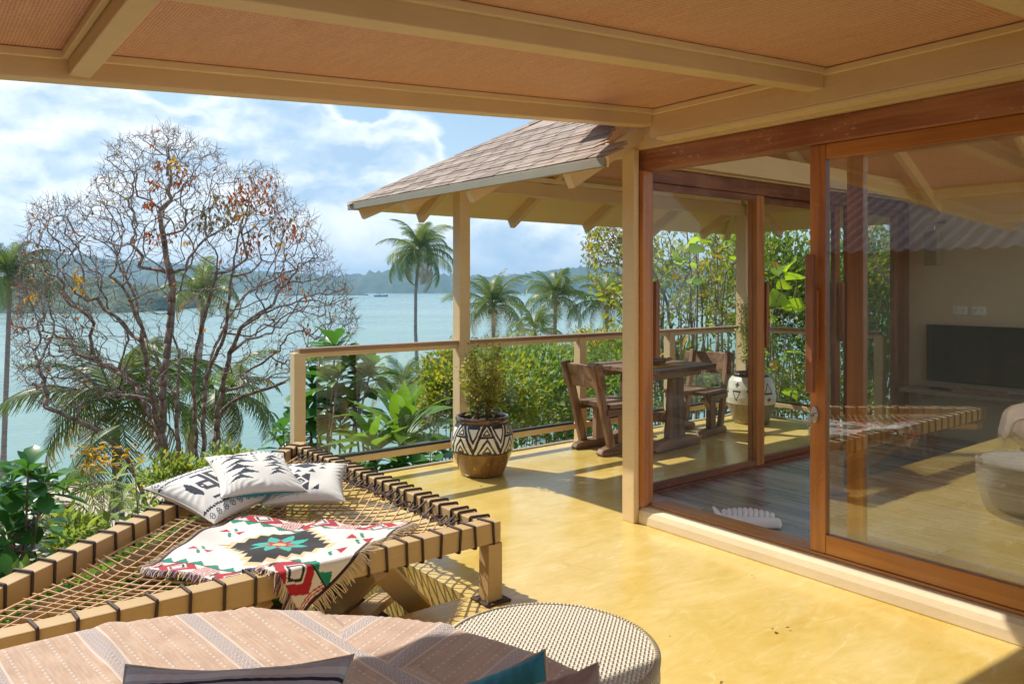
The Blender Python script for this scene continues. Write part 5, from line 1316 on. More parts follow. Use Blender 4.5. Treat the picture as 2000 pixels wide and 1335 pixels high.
def palm(label, crown, L, n, key, seed, base=None, lean=.0, tr=.14, dry=3, emin=-.75, emax=1.35, group='coconut palms on the slope', up=0.):
    r = random.Random(seed); crown = Vector(crown); b = Vector(base) if base else Vector((crown.x + r.uniform(-.5, .5), crown.y + r.uniform(-.5, .5), 0)); b.z = gz(b) - .2 if base is None else b.z
    t = thing('coconut_palm', label, 'palm tree', b, group)
    mid = b.lerp(crown, .5) + RT * lean; pts = [b, b.lerp(mid, .5) + RT * lean * .3, mid, mid.lerp(crown, .5) + RT * lean * .3, crown + Vector((0, 0, .05))]
    fine = []
    for i in range(len(pts) - 1):
        for q in range(6): fine.append(pts[i].lerp(pts[i + 1], q / 6))
    fine.append(pts[-1]); nn = len(fine)
    MB().tube(fine, [tr * (1.5 - .7 * min(1, i / nn * 4)) * (1 + .05 * (i % 2)) if i < nn * .25 else tr * (.86 - .25 * i / nn) * (1 + .05 * (i % 2)) for i in range(nn)], 9).build('trunk', M['palm_bark'], t, True)
    for k in range(n):
        a = k * 2.39996 + r.uniform(-.25, .25); q = (k + .5) / n; e = emax - (emax - emin) * q ** .8 + r.uniform(-.12, .12)
        d = Vector((math.cos(a) * math.cos(e), math.sin(a) * math.cos(e), math.sin(e)))
        me = FR['dry'][r.choice((1, 2, 4))] if k >= n - dry else FR[key][r.choice((3, 0, 4)) if e > .75 else r.choice((0, 1, 2, 4))]
        inst('frond', me, t, aim(crown + Vector((0, 0, .1)) + d * .08, d, r.uniform(-.5, .5), L * r.uniform(.82, 1.1) * (.8 if e > 1. else 1)))
    cm = MB()
    for k in range(5):        # nuts and bunch sheath under the crown
        a = r.uniform(0, 6.3); c = crown + Vector((math.cos(a) * tr * 1.3, math.sin(a) * tr * 1.3, -.12 - r.random() * .2)); cm.lathe([(.001, -.12), (.07, -.09), (.10, 0), (.06, .10), (.001, .13)], 8, c)
    cm.build('coconuts', M['lf_moss'], t, True)
    return t
palm('palm at the left edge of the view with a thin trunk', at(20, 545, 42), 3.1, 24, 'a', 1, None, .0, .17, 3, -1.0, 1.45)
palm('hazy palm standing behind the bare tree', at(398, 575, 40), 2.6, 20, 'b', 2, at(368, 900, 40), .1, .17, 3, -.9, 1.3)
palm('big leafy palm low on the slope below the bare tree', at(222, 800, 19), 2.75, 22, 'a', 3, at(226, 1010, 19), .05, .14, 5, -1.0, 1.2)
palm('half hidden palm between the stems of the bare tree', at(425, 775, 22), 2.2, 20, 'a', 4, None, 0, .12, 4, -1.2, .9)
palm('tallest palm, alone in front of the bay with a long bare trunk', at(819, 492, 68), 3.9, 32, 'b', 5, at(826, 800, 68), -.5, .20, 4, -1.25, 1.35)
palm('palm just right of the tan roof post with yellow flower stalks', at(962, 600, 44), 2.9, 22, 'b', 6, None, .1, .16, 4, -.85, 1.45)
palm('palm in the middle of the group beyond the back railing', at(1085, 582, 47), 2.8, 22, 'b', 7, None, -.1, .16, 4, -.9, 1.4)
palm('palm nearest the red corner post, beyond the back railing', at(1186, 592, 46), 2.7, 22, 'b', 8, None, .1, .16, 4, -.9, 1.4)
palm('short young palm below the middle palm of the group', at(1045, 650, 36), 1.9, 15, 'b', 9, None, 0, .11, 3, -.6, 1.3)
palm('young palm with upright fronds left of the tall trunk', at(790, 765, 30), 1.75, 15, 'a', 10, None, 0, .11, 2, -.5, 1.45)
palm('young palm behind the timber chair beyond the railing', at(1150, 720, 22), 1.5, 13, 'a', 11, None, 0, .09, 2, -.5, 1.4)
palm('lone palm farther down the slope behind the shrubs', at(1240, 700, 40), 2.2, 16, 'b', 12, None, 0, .13, 2, -.8, 1.3)

# ================================================================ BARE TREE
def grow(nodes, parent, targets, alpha, order_from):
    """join every target to the cheapest point of the growing tree"""
    n0 = len(nodes); N = n0 + len(targets); P = np.zeros((N, 3)); P[:n0] = nodes; par = np.full(N, -1); par[:n0] = parent; path = np.zeros(N)
    for i in range(n0):
        if par[i] >= 0: path[i] = path[par[i]] + np.linalg.norm(P[i] - P[par[i]])
    T = targets[np.argsort(np.linalg.norm(targets - order_from, axis=1))]
    for k, t in enumerate(T):
        m = n0 + k; d = np.linalg.norm(P[:m] - t, axis=1); c = d + alpha * path[:m] + (d < .02) * 9
        j = int(np.argmin(c)); P[m] = t; par[m] = j; path[m] = path[j] + d[j]
    return P, par
def limbs(P, par, r_tip, r_base, expo=.5):
    N = len(P); cnt = np.zeros(N); ch = np.bincount(par[par >= 0], minlength=N); cnt[ch == 0] = 1
    for i in range(N - 1, -1, -1):
        if par[i] >= 0: cnt[par[i]] += cnt[i]
    return np.clip(r_base * (cnt / cnt.max()) ** expo, r_tip, None)
def branch_mesh(P, par, rad, sel, n, seed, wig=.10):
    r = random.Random(seed); m = MB()
    for i in sel:
        j = par[i]
        if j < 0: continue
        a, b = Vector(P[j]), Vector(P[i]); L = (b - a).length
        if L < 1e-4: continue
        ra = min(rad[j], rad[i] * 1.35); mid = a.lerp(b, .5) + Vector((r.uniform(-1, 1), r.uniform(-1, 1), r.uniform(-.6, 1))) * L * wig
        m.tube([a, mid, b], [ra, (ra + rad[i]) / 2, rad[i]], n)
    return m
def bare_tree():
    d0 = 17.0; r = np.random.default_rng(5)
    stems = [[(338, 985, 0), (328, 905, 0), (312, 845, -.2), (318, 780, -.3), (326, 700, -.3), (331, 640, -.2), (338, 560, -.2), (322, 480, -.3), (312, 410, -.4)],
             [(350, 985, .3), (348, 860, .4), (345, 780, .6), (350, 700, .8), (338, 640, .9), (330, 590, 1.2)],
             [(384, 985, -.2), (384, 850, -.3), (378, 750, -.5), (384, 680, -.7), (400, 620, -.9), (415, 560, -1.1), (425, 500, -1.2)],
             [(394, 985, .1), (396, 830, .3), (402, 740, .5), (418, 680, .7), (445, 620, .9), (485, 570, 1.2), (545, 540, 1.4)],
             [(408, 985, .5), (418, 860, .6), (436, 800, .5), (478, 772, .3), (540, 752, .1), (600, 735, 0)],
             [(412, 985, -.3), (424, 840, -.5), (436, 740, -.7), (448, 690, -.9), (470, 640, -1.2), (520, 610, -1.6)],
             [(290, 1000, -.2), (266, 930, -.4), (240, 885, -.6), (200, 845, -.9), (150, 820, -1.1), (118, 805, -1.2), (60, 786, -1.3)],
             [(328, 905, .0), (300, 820, .5), (268, 755, .9), (215, 715, 1.2), (140, 690, 1.4)],
             [(312, 845, -.2), (290, 740, -.8), (278, 640, -1.2), (240, 560, -1.5), (190, 520, -1.7)],
             [(345, 780, .6), (285, 660, 1.3), (255, 560, 1.6), (222, 470, 1.8)], [(402, 740, .5), (440, 650, .2), (452, 540, .1), (470, 440, 0)]]
    nodes = []; par = []; tops = {}
    for st in stems:
        last = tops.get(st[0], -1)
        for k, (u, v, o) in enumerate(st):
            if (u, v, o) in tops: last = tops[(u, v, o)]; continue
            p = at(u, v, d0 + o); q = []
            if last >= 0:
                a = Vector(nodes[last]); n = max(1, int((p - a).length / .25))
                for i in range(1, n): 
                    w = a.lerp(p, i / n) + Vector(r.normal(size=3)) * .018; nodes.append(tuple(w)); par.append(last); last = len(nodes) - 1
            nodes.append(tuple(p)); par.append(last if last >= 0 or len(nodes) == 1 else 0); last = len(nodes) - 1; tops[(u, v, o)] = last
    env = [(40, 470), (55, 405), (90, 385), (150, 392), (200, 330), (215, 270), (300, 255), (325, 240), (360, 262), (430, 285), (450, 335), (490, 318), (540, 330), (570, 385), (610, 420), (650, 500), (690, 560), (700, 640), (660, 700), (600, 730), (480, 760), (380, 700), (300, 760), (180, 800), (70, 790), (25, 720), (20, 600)]
    T = []
    while len(T) < 4700:
        u, v = r.uniform(10, 705, 4000), r.uniform(235, 810, 4000); ok = inpoly(env, u, v)
        e = np.hypot((u - 370) / 335, (v - 640) / 390); keep = ok & (r.random(4000) < .14 + .86 * np.clip(e, 0, 1) ** 1.9)
        for a, b, q in zip(u[keep], v[keep], e[keep]):
            hw = 2.7 * math.sqrt(max(.05, 1 - min(q, .98) ** 2)); T.append(at(a, b, d0 + r.uniform(-hw, hw)))
    T = np.array([tuple(x) for x in T[:4700]])
    P, pr = grow(np.array(nodes), np.array(par), T, .22, np.array(at(370, 900, d0)))
    rad = limbs(P, pr, .0050, .175, .50)
    t = thing('bare_tree', 'wide leafless tree with many red brown stems and a few rust coloured leaves', 'tree', at(365, 985, d0))
    idx = np.arange(len(P)); branch_mesh(P, pr, rad, idx[rad > .03], 8, 1, .05).build('trunk', M['bark'], t, True)
    branch_mesh(P, pr, rad, idx[(rad <= .03) & (rad > .0075)], 5, 2, .12).build('branches', M['twig'], t, True)
    tips = idx[rad <= .0075]; m = branch_mesh(P, pr, rad, tips, 3, 3, .10)
    for i in tips:              # fine end twigs
        if r.random() < .85:
            b = Vector(P[i]); d = (b - Vector(P[pr[i]])).normalized()
            for k in range(2):
                e = b + (d + Vector(r.normal(size=3)) * .7 + Vector((0, 0, .25))).normalized() * r.uniform(.10, .26); m.tube([b, b.lerp(e, .5) + Vector(r.normal(size=3)) * .015, e], [.0045, .0038, .0026], 3)
    m.build('crown', M['twig'], t, False)
    # leaves that still hang, thickest where the photograph shows them
    spots = [(313, 322, 16, 34, 0), (345, 350, 22, 40, 0), (300, 352, 14, 22, 0), (290, 395, 12, 18, 0), (470, 385, 34, 90, 0), (505, 365, 30, 80, 0), (525, 390, 22, 55, 0), (440, 425, 30, 70, 2), (465, 415, 26, 55, 1), (430, 395, 18, 26, 2), (490, 470, 24, 50, 0), (300, 455, 20, 30, 0), (330, 455, 10, 12, 0),
             (480, 490, 14, 20, 0), (365, 470, 10, 14, 1), (560, 545, 24, 55, 0), (590, 575, 16, 20, 0), (535, 440, 26, 50, 2), (560, 440, 22, 40, 0), (575, 455, 16, 26, 0), (155, 545, 14, 22, 1), (160, 565, 14, 20, 1), (60, 575, 10, 14, 1), (395, 415, 24, 60, 2), (400, 440, 18, 34, 2), (545, 475, 8, 10, 1), (285, 398, 10, 12, 0), (340, 318, 12, 18, 1), (370, 345, 16, 26, 0), (95, 660, 8, 8, 0), (392, 640, 8, 8, 1), (600, 640, 8, 8, 0), (35, 640, 10, 8, 0), (230, 300, 7, 7, 2)]
    Lp, Ld, Lm = [], [], []
    for (u, v, sp_, n, k) in spots:
        dd_ = d0 + r.uniform(-1.4, 1.4)
        for i in range(int(n * 1.0)):
            p = at(u + r.normal() * sp_ * .55, v + r.normal() * sp_ * .5, dd_ + r.normal() * .25); Lp.append(p); Ld.append(np.array([r.normal() * .6, r.normal() * .6, -.8])); Lm.append(k)
    for i in tips[r.permutation(len(tips))[:420]]: Lp.append(Vector(P[i])); Ld.append(np.array([r.normal(), r.normal(), -.5])); Lm.append(int(r.integers(0, 3)) if r.random() < .5 else 0)
    leaf_cloud('leaves', Lp, Ld, .125, .052, [M['lf_rust'], M['lf_orange'], M['lf_moss']], t, mi=np.array(Lm), seed=4)
bare_tree()

# ================================================================ SHRUBS AND LEAFY PLANTS
BL = {k: [blade(L, W, 5, ar, fo, wv, 0, shp, M[m]) for (L, W, ar, fo, wv) in ((1, wd, .7, .22, .02), (1, wd * .9, 1.1, .15, .03), (1, wd * 1.1, .4, .28, .02))]
      for k, (wd, shp, m) in {'broad': (.50, 'obovate', 'lf_dark'), 'fern': (.27, 'lance', 'lf_bright'), 'lance': (.24, 'lance', 'lf_pale'), 'round': (.82, 'heart', 'lf_big'), 'under': (.62, 'heart', 'lf_dark'), 'orange': (.55, 'lance', 'lf_orange')}.items()}
def base_at(u, v, d):
    p = at(u, v, d); p.z = gz(p) - .05; return p
rs = random.Random(77)
def heads(lst, d, jit=.35): return [at(u, v, d + rs.uniform(-jit, jit)) for u, v in lst]
whorl_plant('broadleaf_shrub', 'dark green broad leaved shrub behind the first pane of the back railing', 'shrub', base_at(672, 900, 8.4),
            heads([(625, 700), (655, 672), (690, 700), (610, 745), (660, 735), (705, 738), (640, 780), (690, 785), (725, 720), (600, 800), (665, 820), (620, 835)], 8.4), BL['broad'], 17, 1, .02, (-.55, .9), (.26, .40))
whorl_plant('broadleaf_shrub', 'small broad leaved shrub poking out left of the tan end post of the railing', 'shrub', base_at(545, 900, 8.0),
            heads([(552, 835), (575, 822), (548, 865), (590, 850)], 8.0), BL['broad'], 10, 2, .014, (-.5, 1.0), (.20, .30))
whorl_plant('nest_fern', 'bright green rosette with long upright leaves behind the railing', 'fern', base_at(786, 880, 7.4), [at(786, 846, 7.4)], BL['fern'], 30, 3, .05, (.0, 1.35), (.55, .75), None, 'bark')
whorl_plant('nest_fern', 'pale drooping rosette lower down in front of the bright one', 'fern', base_at(735, 900, 7.0), [at(728, 868, 7.0)], BL['fern'], 16, 13, .04, (-.1, .9), (.42, .56))
whorl_plant('elephant_ear', 'large dark heart shaped leaves under the bottom rail of the back railing', 'leafy plant', base_at(760, 960, 6.9),
            heads([(700, 905), (735, 900), (770, 900), (805, 890), (840, 880), (865, 872), (720, 930), (780, 915)], 6.9, .2), BL['under'], 5, 4, .012, (-.3, .6), (.22, .34))
whorl_plant('broadleaf_shrub', 'dark glossy shrub with violet flower spikes at the left edge of the view', 'shrub', base_at(30, 1130, 5.6),
            heads([(20, 935), (55, 915), (85, 935), (10, 985), (45, 985), (75, 1000), (15, 1040), (60, 1045), (-20, 960), (-25, 1030), (30, 1090), (-10, 1085)], 5.6, .3), BL['broad'], 15, 5, .014, (-.6, 1.0), (.19, .29))
vs_ = thing('flower_spike', 'hanging violet flower spikes among the dark leaves at the left edge', 'flowers', at(75, 990, 5.4)); P_, D_2 = [], []
for (u, v) in ((78, 975), (38, 1040), (88, 1010), (62, 1000)):
    for k in range(26): P_.append(at(u + rs.gauss(0, 2.5), v + k * 1.7, 5.35 + rs.gauss(0, .02))); D_2.append((rs.gauss(0, 1), rs.gauss(0, 1), -.3))
leaf_cloud('petals', P_, D_2, .020, .012, [M['violet']], vs_, seed=3)
whorl_plant('lance_leaf_shrub', 'thin pale shrub with long drooping leaves beside the slanting beam of the net bed', 'shrub', base_at(225, 1120, 6.6),
            heads([(215, 985), (240, 955), (268, 975), (255, 1020), (280, 1010), (240, 1050), (190, 1075), (262, 905), (228, 925)], 6.6, .3), BL['lance'], 6, 6, .007, (-.7, .8), (.18, .30), None, 'twig')
oc = thing('flowering_shrub', 'wiry shrub with orange flower tufts between the net bed and the bare tree', 'shrub', base_at(250, 1050, 9.0)); sm_ = MB(); ob = Vector(oc.location)
for i, (u, v, n) in enumerate(((165, 880, 26), (195, 882, 22), (232, 888, 16), (185, 905, 18), (207, 905, 20), (275, 900, 18), (350, 900, 16), (175, 918, 12), (300, 930, 12), (360, 915, 12), (330, 945, 10), (285, 940, 12))):
    c = at(u, v, 9.0 + rs.uniform(-.5, .5)); sm_.tube([ob, ob.lerp(c, .55) + Vector((rs.uniform(-.2, .2), rs.uniform(-.2, .2), .1)), c], [.012, .008, .003], 5)
    P_ = [c + Vector((rs.gauss(0, .07), rs.gauss(0, .07), rs.gauss(0, .05))) for k in range(n)]; D_2 = [(rs.gauss(0, 1), rs.gauss(0, 1), rs.gauss(-.1, .6)) for k in range(n)]
    leaf_cloud('flower_tuft', P_, D_2, .10, .035, [M['lf_orange'], M['lf_moss']], oc, mi=(np.random.default_rng(i).random(n) < .25).astype(int), seed=5 + i)
sm_.build('stem', M['twig'], oc, True)
bush('olive_shrub', 'yellow green small leaved shrub behind the railing next to the painted pot', 'shrub', at(975, 790, 9.6), (.50, .6, .52), 52, 62, .075, .036, [M['lf_olive'], M['lf_mid']], 7, base_at(980, 900, 9.6), 20, None, .25, .014, 'bark', .30)
bush('olive_shrub', 'looser greener shrub in the railing pane left of the timber chair', 'shrub', at(1070, 815, 10.4), (.48, .6, .62), 46, 50, .105, .05, [M['lf_mid'], M['lf_pale']], 27, base_at(1070, 900, 10.4), 16, None, .25, .014, 'bark', .32)
bush('green_shrub', 'bright lime shrub just under the handrail in the middle of the back railing', 'shrub', at(1030, 725, 13), (.75, .7, .38), 34, 40, .12, .05, [M['lf_pale'], M['lf_mid']], 28, base_at(1030, 860, 13), 12, None, .2, .014, 'bark', .34)
bush('olive_shrub', 'yellow green shrub behind the tan roof post and its railing pane', 'shrub', at(868, 790, 9.4), (.30, .4, .52), 60, 60, .080, .038, [M['lf_olive'], M['lf_mid']], 8, base_at(868, 900, 9.4), 10)
bush('dry_shrub', 'straw coloured dry shrub below the palms beyond the handrail', 'shrub', at(1010, 690, 20), (1.5, 1.2, .32), 60, 40, .13, .035, [M['lf_pale'], M['lf_palm_dry']], 9, base_at(1010, 760, 20), 14)
bush('dry_shrub', 'rust tinted dry shrub with orange leaves below the palm by the red post', 'shrub', at(1165, 680, 18), (.8, .8, .40), 45, 40, .12, .035, [M['lf_pale'], M['lf_orange']], 10, base_at(1165, 760, 18), 14)
bush('green_shrub', 'mid green shrub seen through the railing behind the left chair', 'shrub', at(1150, 800, 13.5), (.9, .9, .75), 60, 45, .10, .04, [M['lf_mid'], M['lf_pale']], 11, base_at(1150, 860, 13.5), 12)
bush('green_shrub', 'green leafy shrub behind the side railing, left of the sliding door edge', 'shrub', at(1532, 650, 13.5), (.72, .9, 1.55), 120, 55, .105, .05, [M['lf_mid'], M['lf_olive']], 12, base_at(1532, 830, 13.5), 20)
bush('green_tree', 'dense green tree seen through the sliding door glass', 'tree', at(1690, 640, 14.5), (.95, 1.1, 1.75), 150, 60, .115, .05, [M['lf_mid'], M['lf_dark']], 13, base_at(1690, 860, 14.5), 22, None, .5, .04)
bush('green_tree', 'second green tree farther right behind the end of the glass side', 'tree', at(1800, 690, 17), (1.5, 1.3, 2.4), 110, 55, .14, .06, [M['lf_mid'], M['lf_pale']], 14, base_at(1800, 860, 17), 18, None, .5, .04)
bush('green_shrub', 'low green shrub behind the far white banded pot', 'shrub', at(1395, 790, 14.5), (1.3, 1.0, .55), 60, 45, .11, .05, [M['lf_pale'], M['lf_mid']], 15, base_at(1395, 850, 14.5), 12)
bush('green_shrub', 'leafy shrub outside the glass at the foot of the green tree', 'shrub', at(1590, 800, 12.0), (1.0, .8, .6), 60, 45, .10, .05, [M['lf_olive'], M['lf_mid']], 16, base_at(1590, 850, 12.0), 12)
bush('green_shrub', 'sparse blue green shrub farther down the slope beyond the dining table', 'shrub', at(1300, 760, 19), (2.2, 1.2, .8), 70, 40, .15, .06, [M['lf_mid'], M['lf_pale']], 17, base_at(1300, 830, 19), 12)
# plants below the net bed and on the slope
for i, (u, v, d, rad, nc, ms_k, lab) in enumerate((
        (150, 1200, 4.6, (.55, .5, .24), 60, ('lf_mid', 'lf_pale'), 'leafy green plant below the left corner of the net'),
        (280, 1140, 5.0, (.5, .45, .24), 60, ('lf_mid', 'lf_olive'), 'leafy green plant below the middle of the net'),
        (430, 1060, 6.0, (.5, .45, .28), 60, ('lf_olive', 'lf_mid'), 'yellow green plant under the net behind the blanket'),
        (40, 1260, 3.9, (.45, .4, .24), 50, ('lf_mid', 'lf_dark'), 'dark leafy plant under the near left end of the net'),
        (340, 1160, 4.4, (.5, .4, .3), 50, ('lf_mid', 'lf_pale'), 'green plant under the net beside a brown post'),
        (470, 1110, 4.9, (.45, .4, .3), 45, ('lf_dark', 'lf_mid'), 'dark green plant in the shade under the blanket'),
        (400, 1010, 7.0, (.35, .35, .2), 40, ('lf_olive', 'lf_mid'), 'low yellow green plant just behind the net cushions'))):
    c = at(u, v, d); bush('leafy_plant', lab, 'plant', c, rad, nc, 34, .085, .045, [M[k] for k in ms_k], 60 + i, base_at(u, v + 60, d), 8, 'leafy plants below the net bed', .3)
for i, (u, v, d, lab) in enumerate(((330, 955, 8.5, 'small bright green plant at the foot of the bare tree'), (130, 1075, 7.2, 'low sprig of bright leaves at the edge of the sand'), (430, 940, 9.5, 'yellow leaved plant just right of the bare tree stems'))):
    bush('leafy_plant', lab, 'plant', at(u, v, d), (.4, .4, .30), 30, 26, .10, .045, [M['lf_pale'], M['lf_olive']], 90 + i, base_at(u, v + 40, d), 8, 'leafy plants below the net bed', .3)
palm('low fan of feathery leaves hanging over the sand at lower left', at(120, 985, 9.5), 1.05, 11, 'a', 21, None, 0, .05, 1, -.7, 1.1, 'coconut palms on the slope')
wf = thing('white_flowers', 'small white flowers on the plants seen through the net', 'flowers', at(220, 1110, 4.7)); P_, D_2 = [], []
for k in range(46):
    c = at(rs.uniform(60, 330), rs.uniform(1070, 1200), rs.uniform(4.2, 4.7))
    for q in range(6): P_.append(c); D_2.append((math.cos(q * 1.047) , math.sin(q * 1.047), .4))
leaf_cloud('petals', P_, D_2, .020, .014, [M['white_petal']], wf, seed=8)
# undergrowth that covers the slope as one mass
def undergrowth(name, label, s0, s1, d0, d1, n, L, W, mats, seed, hmax):
    r = np.random.default_rng(seed); nc = n // 40; s = r.uniform(s0, s1, nc); d = r.uniform(d0, d1, nc); hc = r.uniform(.2, 1, nc) * hmax
    s = np.repeat(s, 40) + r.normal(size=nc * 40) * .35; d = np.repeat(d, 40) + r.normal(size=nc * 40) * .35; h = np.repeat(hc, 40) * r.random(nc * 40)
    P = np.stack([s * RT.x + d * FW.x, s * RT.y + d * FW.y, ground_h(s, d) + h], 1)
    o = leaf_cloud(name, P, r.normal(size=P.shape) + np.array([0, 0, .4]), L, W, mats, None, mi=(r.random(len(P)) < .3).astype(int), seed=seed); tag(o, label, kind='stuff')
undergrowth('undergrowth', 'low green undergrowth on the near slope', -2.5, 5, 6.5, 18, 16000, .14, .06, [M['lf_mid'], M['lf_palm_dry']], 1, .7)
undergrowth('undergrowth', 'scrub on the lower slope above the beach', -7, 26, 18, 27, 20000, .22, .09, [M['lf_mid'], M['lf_pale']], 2, 1.1)
undergrowth('undergrowth', 'scrub on the slope behind the dining terrace', 3, 16, 11, 26, 26000, .18, .075, [M['lf_mid'], M['lf_olive']], 3, 1.0)

# ---- slender trees beyond the dining terrace
def slender(label, stems, d0, n_t, env, leaves, seed, r_base=.05, group='slender trees beyond the dining terrace', mats=('lf_olive', 'lf_pale')):
    r = np.random.default_rng(seed); nodes = []; par = []
    for st in stems:
        last = -1
        for k, (u, v, o) in enumerate(st):
            p = at(u, v, d0 + o)
            if last >= 0:
                a = Vector(nodes[last]); n = max(1, int((p - a).length / .3))
                for i in range(1, n): nodes.append(tuple(a.lerp(p, i / n) + Vector(r.normal(size=3)) * .012)); par.append(last); last = len(nodes) - 1
            nodes.append(tuple(p)); par.append(last if last >= 0 else (0 if nodes[:-1] else -1)); last = len(nodes) - 1
    T = []
    us, vs2 = [p[0] for p in env], [p[1] for p in env]
    while len(T) < n_t:
        u, v = r.uniform(min(us), max(us), 500), r.uniform(min(vs2), max(vs2), 500); ok = inpoly(env, u, v)
        T += [tuple(at(a, b, d0 + r.uniform(-.8, .8))) for a, b in zip(u[ok], v[ok])]
    P, pr = grow(np.array(nodes), np.array(par), np.array(T[:n_t]), .3, np.array(nodes[0])); rad = limbs(P, pr, .004, r_base, .5)
    b0 = Vector(nodes[0]); t = thing('slender_tree', label, 'tree', b0, group); idx = np.arange(len(P))
    branch_mesh(P, pr, rad, idx[rad > .010], 6, 1, .05).build('trunk', M['bark_pale'], t, True); branch_mesh(P, pr, rad, idx[rad <= .010], 3, 2, .14).build('branches', M['twig'], t)
    tips = idx[rad <= .006]; tips = tips[r.permutation(len(tips))]; Lp, Ld = [], []
    for i in tips[:max(1, leaves // 4)]:
        for q in range(4): Lp.append(Vector(P[i]) + Vector(r.normal(size=3)) * .07); Ld.append(r.normal(size=3) + np.array([0, 0, -.2]))
    leaf_cloud('leaves', Lp, Ld, .105, .04, [M[mats[0]], M[mats[1]], M['lf_orange']], t, mi=r.choice(3, len(Lp), p=(.5, .4, .1)), seed=seed)
slender('thin many stemmed tree with sparse leaves above the back chair', [[(1335, 800, 0), (1325, 700, 0), (1305, 600, -.2), (1270, 520, -.3), (1240, 450, -.3), (1215, 400, -.4)], [(1352, 800, .2), (1352, 690, .3), (1350, 590, .4), (1345, 480, .5), (1340, 400, .5)],
        [(1368, 800, -.2), (1375, 700, -.2), (1372, 600, -.3), (1360, 500, -.4), (1352, 420, -.4)], [(1310, 800, .1), (1295, 720, .3), (1290, 640, .5), (1300, 560, .5), (1310, 470, .6)], [(1325, 700, 0), (1290, 650, -.4), (1240, 600, -.6)]], 12.5, 430,
       [(1150, 560), (1140, 450), (1200, 400), (1300, 390), (1400, 390), (1420, 500), (1400, 620), (1290, 640), (1220, 600)], 2000, 31)
slender('thin upright tree left of the right tan corner post', [[(1398, 810, 0), (1402, 700, 0), (1398, 600, .1), (1400, 500, .1), (1398, 400, .2)], [(1418, 810, .2), (1424, 700, .3), (1418, 600, .4), (1422, 480, .4), (1430, 400, .5)], [(1436, 800, -.1), (1440, 680, -.2), (1436, 560, -.2), (1440, 420, -.3)]], 11.5, 200,
       [(1385, 640), (1380, 420), (1450, 400), (1462, 640)], 1200, 32, .035)
slender('leaf sprig tree reaching in from the right above the palms', [[(1300, 800, 0), (1280, 700, 0), (1262, 600, 0), (1240, 520, 0), (1205, 480, -.1), (1165, 470, -.1)], [(1262, 600, 0), (1225, 500, .3), (1190, 455, .4), (1150, 460, .5)]], 13.5, 190,
       [(1140, 500), (1145, 455), (1175, 435), (1230, 430), (1230, 520), (1190, 515), (1160, 520)], 1500, 33, .04, mats=('lf_moss', 'lf_pale'))
slender('bare twiggy tree behind the glass at the right end', [[(1800, 700, 0), (1780, 600, 0), (1760, 520, 0), (1745, 450, 0), (1720, 420, 0)], [(1780, 600, 0), (1725, 540, .2), (1690, 470, .3)]], 13.0, 170, [(1680, 500), (1690, 430), (1760, 430), (1770, 560), (1720, 560)], 260, 34, .04)
# large sea-grape style leaves, picked out one by one
sg = thing('large_leaf_plant', 'climber with large bright green and yellow leaves in front of the slender trees', 'leafy plant', base_at(1400, 820, 11)); stm = MB(); sb = Vector(sg.location); anchors = []
for (u, v, w) in ((1352, 478, 34), (1372, 470, 36), (1362, 488, 26), (1322, 505, 24), (1336, 512, 24), (1350, 520, 22), (1346, 508, 20), (1415, 452, 24), (1430, 462, 24), (1420, 478, 22), (1438, 505, 24), (1418, 525, 22), (1352, 548, 24), (1362, 552, 20), (1440, 470, 20), (1500, 458, 24),
                  (1520, 530, 30), (1545, 520, 34), (1556, 545, 36), (1528, 560, 30), (1515, 585, 32), (1548, 600, 34), (1535, 640, 26), (1505, 620, 26), (1330, 620, 20), (1410, 600, 20), (1390, 640, 22), (1440, 620, 18), (1315, 585, 18), (1550, 690, 30), (1532, 700, 24), (1545, 770, 28), (1518, 790, 26), (1440, 760, 20)):
    p = at(u, v, 10.6 + rs.uniform(-.5, .5)); anchors.append((u, p)); s = w / FOC * 10.6 * 1.35
    d = Vector((rs.gauss(0, 1), rs.gauss(0, 1), rs.uniform(-.9, .4))); inst('leaf', rs.choice(BL['round']), sg, aim(p - d.normalized() * s * .5, d, rs.uniform(-1.2, 1.2), s))
for (u, v) in ((1322, 535), (1395, 500), (1300, 690), (1505, 510), (1512, 700), (1530, 835), (1550, 840), (1345, 655), (1540, 520)):
    p = at(u, v, 10.4); d = Vector((rs.gauss(0, 1), rs.gauss(0, 1), -.7)); inst('leaf', rs.choice(BL['orange']), sg, aim(p, d, rs.uniform(-1, 1), .20))
for g_u in (1330, 1355, 1420, 1440, 1510, 1525, 1548):
    near = sorted(anchors, key=lambda a: abs(a[0] - g_u))[:6]; near.sort(key=lambda a: a[1].z); root = sb + RT * ((g_u - 1400) / FOC * 11)
    stm.tube([root] + [n_[1] + Vector((0, 0, -.04)) for n_ in near], [.016, .013, .011, .009, .007, .005, .004], 5)
stm.build('stem', M['bark_pale'], sg, True)

bush('leafy_tree', 'loose sunlit tree with yellow green leaves behind the timber table', 'tree', at(1330, 590, 15.5), (1.5, 1.0, 1.55), 44, 26, .17, .075, [M['lf_olive'], M['lf_pale']], 71, base_at(1330, 850, 15.5), 20, None, .2, .03, 'bark_pale', .16)
bush('leafy_tree', 'bright leafy tree behind the right tan corner post of the terrace', 'tree', at(1455, 600, 15), (.9, .9, 1.6), 46, 30, .16, .075, [M['lf_pale'], M['lf_olive']], 72, base_at(1455, 850, 15), 16, None, .2, .03, 'bark_pale', .17)
bush('leafy_tree', 'fresh green small tree low behind the two timber chairs', 'tree', at(1260, 730, 14), (1.1, .9, .75), 60, 40, .13, .06, [M['lf_mid'], M['lf_olive']], 73, base_at(1260, 850, 14), 14, None, .2, .02, 'bark_pale', .2)
